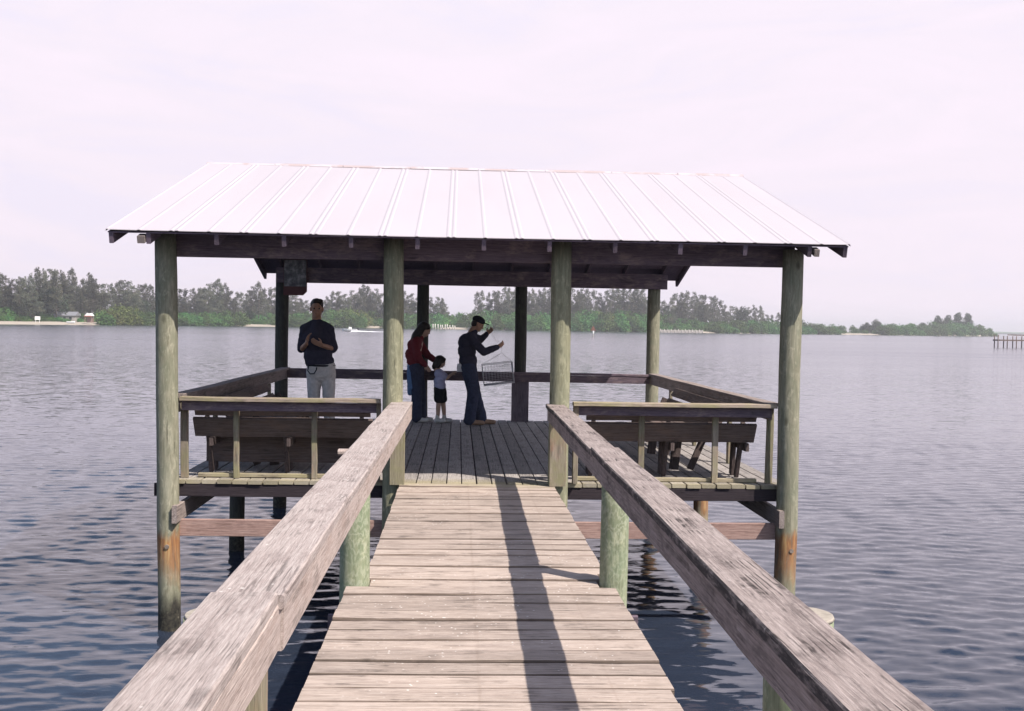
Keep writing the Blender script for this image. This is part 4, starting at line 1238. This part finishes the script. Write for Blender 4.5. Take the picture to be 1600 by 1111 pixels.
# white sign board on the beach
def at(px, D, z): x, y = shore_pos(px, D); return V((x, y, z))
wpaint = plain('white_paint', (.78, .76, .74), .6, .06, 2)
beige = plain('house_wall', (.30, .275, .255), .8, .1, 1); greyroof = plain('grey_roof', (.17, .17, .19), .8, .2, 2)
sg = empty('beach_sign', at(58, 462, -.4), 'white sign board on two posts standing on the left beach', 'sign')
a = at(58, 462, 0)
MB().beam(a + V((-1.1, 0, 1.2)), a + V((1.1, 0, 1.2)), .1, 1.5).build('board', wpaint, sg)
for dx in (-.8, .8): MB().beam(a + V((dx, .1, -.8)), a + V((dx, .1, .5)), .14, .14, up=(0, 1, 0)).build('post', wpaint, sg)
hs = empty('beach_house', at(100, 492, -.3), 'small pale house with grey roof half hidden in trees behind the left beach', 'house')
a = at(100, 492, -.3)
MB().prism([a + V(q) for q in ((-4.5, 0, 0), (4.5, 0, 0), (4.5, 0, 2.9), (-4.5, 0, 2.9))], (0, 6, 0)).build('wall', beige, hs)
MB().prism([a + V(q) for q in ((-5, -.5, 2.8), (-5, 6.5, 2.8), (-5, 3, 4.6))], (10, 0, 0)).build('roof', greyroof, hs)
for dx in (-2.8, 0, 2.6):
    wn = MB().prism([a + V(q) for q in ((dx - .6, -.06, 1.), (dx + .6, -.06, 1.), (dx + .6, -.06, 2.2), (dx - .6, -.06, 2.2))], (0, .05, 0)).build('window', plain('dark_glass', (.03, .035, .045), .15), hs)
kk = empty('beach_shelter', at(137, 478, -.35), 'little beach shelter with white and red roof on wooden posts', 'shelter')
a = at(137, 478, -.35)
MB().prism([a + V(q) for q in ((-1.6, 0, 2.9), (1.7, 0, 2.9), (.8, 0, 4.0), (-.6, 0, 4.0))], (0, 3, 0)).build('roof', wpaint, kk)
MB().prism([a + V(q) for q in ((-1.65, -.1, 2.6), (1.75, -.1, 2.6), (1.75, -.1, 2.9), (-1.65, -.1, 2.9))], (0, .1, 0)).build('fascia', plain('red_fascia', (.42, .10, .09), .7), kk)
for dx in (-1.4, 1.4):
    for dy in (.2, 2.7): MB().beam(a + V((dx, dy, -.2)), a + V((dx, dy, 2.7)), .18, .18, up=(0, 1, 0)).build('post', M['brace'], kk)
MB().prism([a + V(q) for q in ((-1.2, 2.2, 0), (1.2, 2.2, 0), (1.2, 2.2, 2.3), (-1.2, 2.2, 2.3))], (0, .2, 0)).build('wall', M['brace'], kk)

def boat(root, c, ax, ln, wd, mat, console=True):
    ax = V(ax).normalized(); sd = V((-ax.y, ax.x, 0)); c = V(c)
    secs = []
    for t_, wf_, kz in ((-.5, .92, -.05), (-.2, 1., -.1), (.15, .92, -.08), (.36, .6, .0), (.5, .04, .25)):
        h_ = .62 + .22 * max(0, t_ + .1)
        secs.append([c + ax * ln * t_ + sd * wd / 2 * wf_ * q + V((0, 0, z)) for q, z in ((-1., h_), (-.86, .22 + kz), (0, -.12 + kz), (.86, .22 + kz), (1., h_))])
    vs = [p for s_ in secs for p in s_]; fs = []
    for i in range(4):
        for j in range(4): fs.append((i * 5 + j, i * 5 + j + 1, (i + 1) * 5 + j + 1, (i + 1) * 5 + j))
        fs.append((i * 5, (i + 1) * 5, (i + 1) * 5 + 4, i * 5 + 4))
    fs.append((0, 1, 2, 3, 4)); fs.append((20, 24, 23, 22, 21))
    MB().add(vs, fs).build('hull', mat, root)
    if console:
        MB().beam(c + ax * (-.02 * ln) + V((0, 0, .6)), c + ax * (-.02 * ln) + V((0, 0, 1.35)), .9, .8, up=ax).build('console', mat, root)
        MB().beam(c + ax * (.05 * ln) + V((0, 0, 1.35)), c + ax * (.02 * ln) + V((0, 0, 1.8)), .9, .05, up=ax).build('windscreen', plain('tinted_screen', (.05, .06, .08), .2), root)
        MB().beam(c - ax * (.53 * ln) + V((0, 0, .25)), c - ax * (.53 * ln) + V((0, 0, 1.25)), .4, .5, up=ax).build('outboard', dark_sole, root)
p0 = at(546, 372, WZ)
bt = empty('motor_boat', p0, 'small white motor boat speeding left in front of the mangroves', 'boat')
boat(bt, p0 + V((0, 0, .15)), (-1, .1, 0), 5.2, 1.9, wpaint)
foam = plain('wake_foam', (.72, .72, .76), .8, .15, 1.2)
mb = MB()
for s in (-1, 1):
    vs = []; fs = []
    for k in range(16):
        q = p0 + V((.5 + k * .75, -.1 * k + s * (.5 + .06 * k), 0))
        r_ = (.55 + .2 * rg.random()) * (1 - k / 22)
        hh = (.28 * (1 - k / 15) + .05) * rg.uniform(.6, 1.2)
        vs += [q + V((0, -r_, -.04)), q + V((0, -r_ * .2, hh)), q + V((0, r_, -.04))]
    for k in range(15): fs += [(k * 3, k * 3 + 1, k * 3 + 4, k * 3 + 3), (k * 3 + 1, k * 3 + 2, k * 3 + 5, k * 3 + 4)]
    mb.add(vs, fs, True)
tag(mb.build('boat_wake', foam), 'white foam wake trailing right behind the motor boat', 'wake', kind='stuff')
b2 = at(110, 466, -.55)
bo = empty('rowing_boat', b2, 'small white boat drawn up on the left beach in front of the house', 'boat')
boat(bo, b2, (.9, .3, 0), 3.4, 1.4, wpaint, False)

# white pilings beyond the woman, channel marker, sea wall, far pier
pil_m = plain('pale_piling', (.50, .46, .42), .8, .2, 2)
for i in range(10):
    px = 676 + i * 3.75 + rg.uniform(-.7, .7)
    D = 612 + rg.uniform(-3, 3); hh = rg.uniform(2.2, 3.4)
    x, y = shore_pos(px, D)
    o = MB().tube([(x, y, WZ - .8), (x, y, WZ + hh)], [.30, .26], 8).build('piling', pil_m, None, (x, y, WZ))
    tag(o, 'pale piling in the row between the woman and man in cap', 'piling', 'row of pale pilings by the far bank')
p0 = at(926, 339, WZ)
mk = empty('channel_marker', p0, 'channel marker pole with dark reddish triangle board standing in the water', 'marker')
MB().tube([p0 + V((0, 0, -1)), p0 + V((0, 0, 2.3))], [.17, .15], 8).build('pole', pil_m, mk)
MB().prism([p0 + V(q) for q in ((-.85, -.2, 1.75), (.85, -.2, 1.75), (0, -.2, 3.3))], (0, .06, 0)).build('triangle_board', plain('faded_red_board', (.16, .07, .05), .7), mk)
MB().beam(p0 + V((.1, -.2, .9)), p0 + V((.1, -.2, 1.7)), .4, .12, up=(0, 1, 0)).build('white_plate', wpaint, mk)
a, b_ = at(1020, 668, 0), at(1097, 690, 0)
sw = empty('sea_wall', (a + b_) / 2 + V((0, 0, WZ)), 'long pale plank sea wall at the waterline below the tall pines', 'sea wall')
MB().beam(V((a.x, a.y, WZ + .55)), V((b_.x, b_.y, WZ + .55)), .3, 2.3, seg=10, warp=.04).build('wall_face', plain('pale_wall', (.27, .245, .23), .9, .25, .6), sw)
for k in range(15):
    q = a.lerp(b_, k / 14)
    MB().tube([(q.x, q.y - .4, WZ - .6), (q.x, q.y - .4, WZ + 2.0 + .5 * rg.random())], .18, 6).build('piling', pil_m, sw)
a, b_ = at(1556, 236, 0), at(1720, 250, 0)
pr = empty('far_pier', (a + b_) / 2 + V((0, 0, WZ)), 'brown wooden pier on thin pilings at the right edge, far across the water', 'pier')
pw_ = wood('far_pier_wood', (.08, .055, .05), (.14, .10, .09), (.2, .15, .13), 'x')
MB().beam(V((a.x, a.y, WZ + 1.55)), V((b_.x, b_.y, WZ + 1.55)), 1.8, .28).build('deck', pw_, pr)
for k in range(13):
    q = a.lerp(b_, k / 12)
    for dy in (-.8, .8):
        MB().tube([(q.x, q.y + dy, WZ - 1), (q.x, q.y + dy, WZ + (2.45 if k else 2.7))], .11, 6).build('piling', pw_, pr)
for dy in (-.8, .8):
    q0 = a.lerp(b_, .12)
    MB().beam(V((q0.x, q0.y + dy, WZ + 2.7)), V((b_.x, b_.y + dy, WZ + 2.4)), .12, .2).build('rail', pw_, pr)

# ------------------------------------------------------------------ the air between here and the far bank
HAZE = True
if HAZE:
    hm = bpy.data.materials.new('haze'); hm.use_nodes = True
    t = hm.node_tree; t.nodes.remove(t.nodes['Principled BSDF'])
    pv = t.nodes.new('ShaderNodeVolumePrincipled')
    pv.inputs['Density'].default_value = .00030; pv.inputs['Color'].default_value = (.93, .93, .97, 1); pv.inputs['Anisotropy'].default_value = .2
    t.links.new(pv.outputs[0], t.nodes['Material Output'].inputs['Volume'])
    mb = MB(); e = 5000; z0, z1 = WZ - 3.2, 32
    mb.prism([(-e, -e, z0), (e, -e, z0), (e, e, z0), (-e, e, z0)], (0, 0, z1 - z0))
    tag(mb.build('haze', hm), kind='stuff')
    sc.cycles.volume_bounces = 0
sc.render.engine = 'CYCLES'
sc.cycles.max_bounces = 6
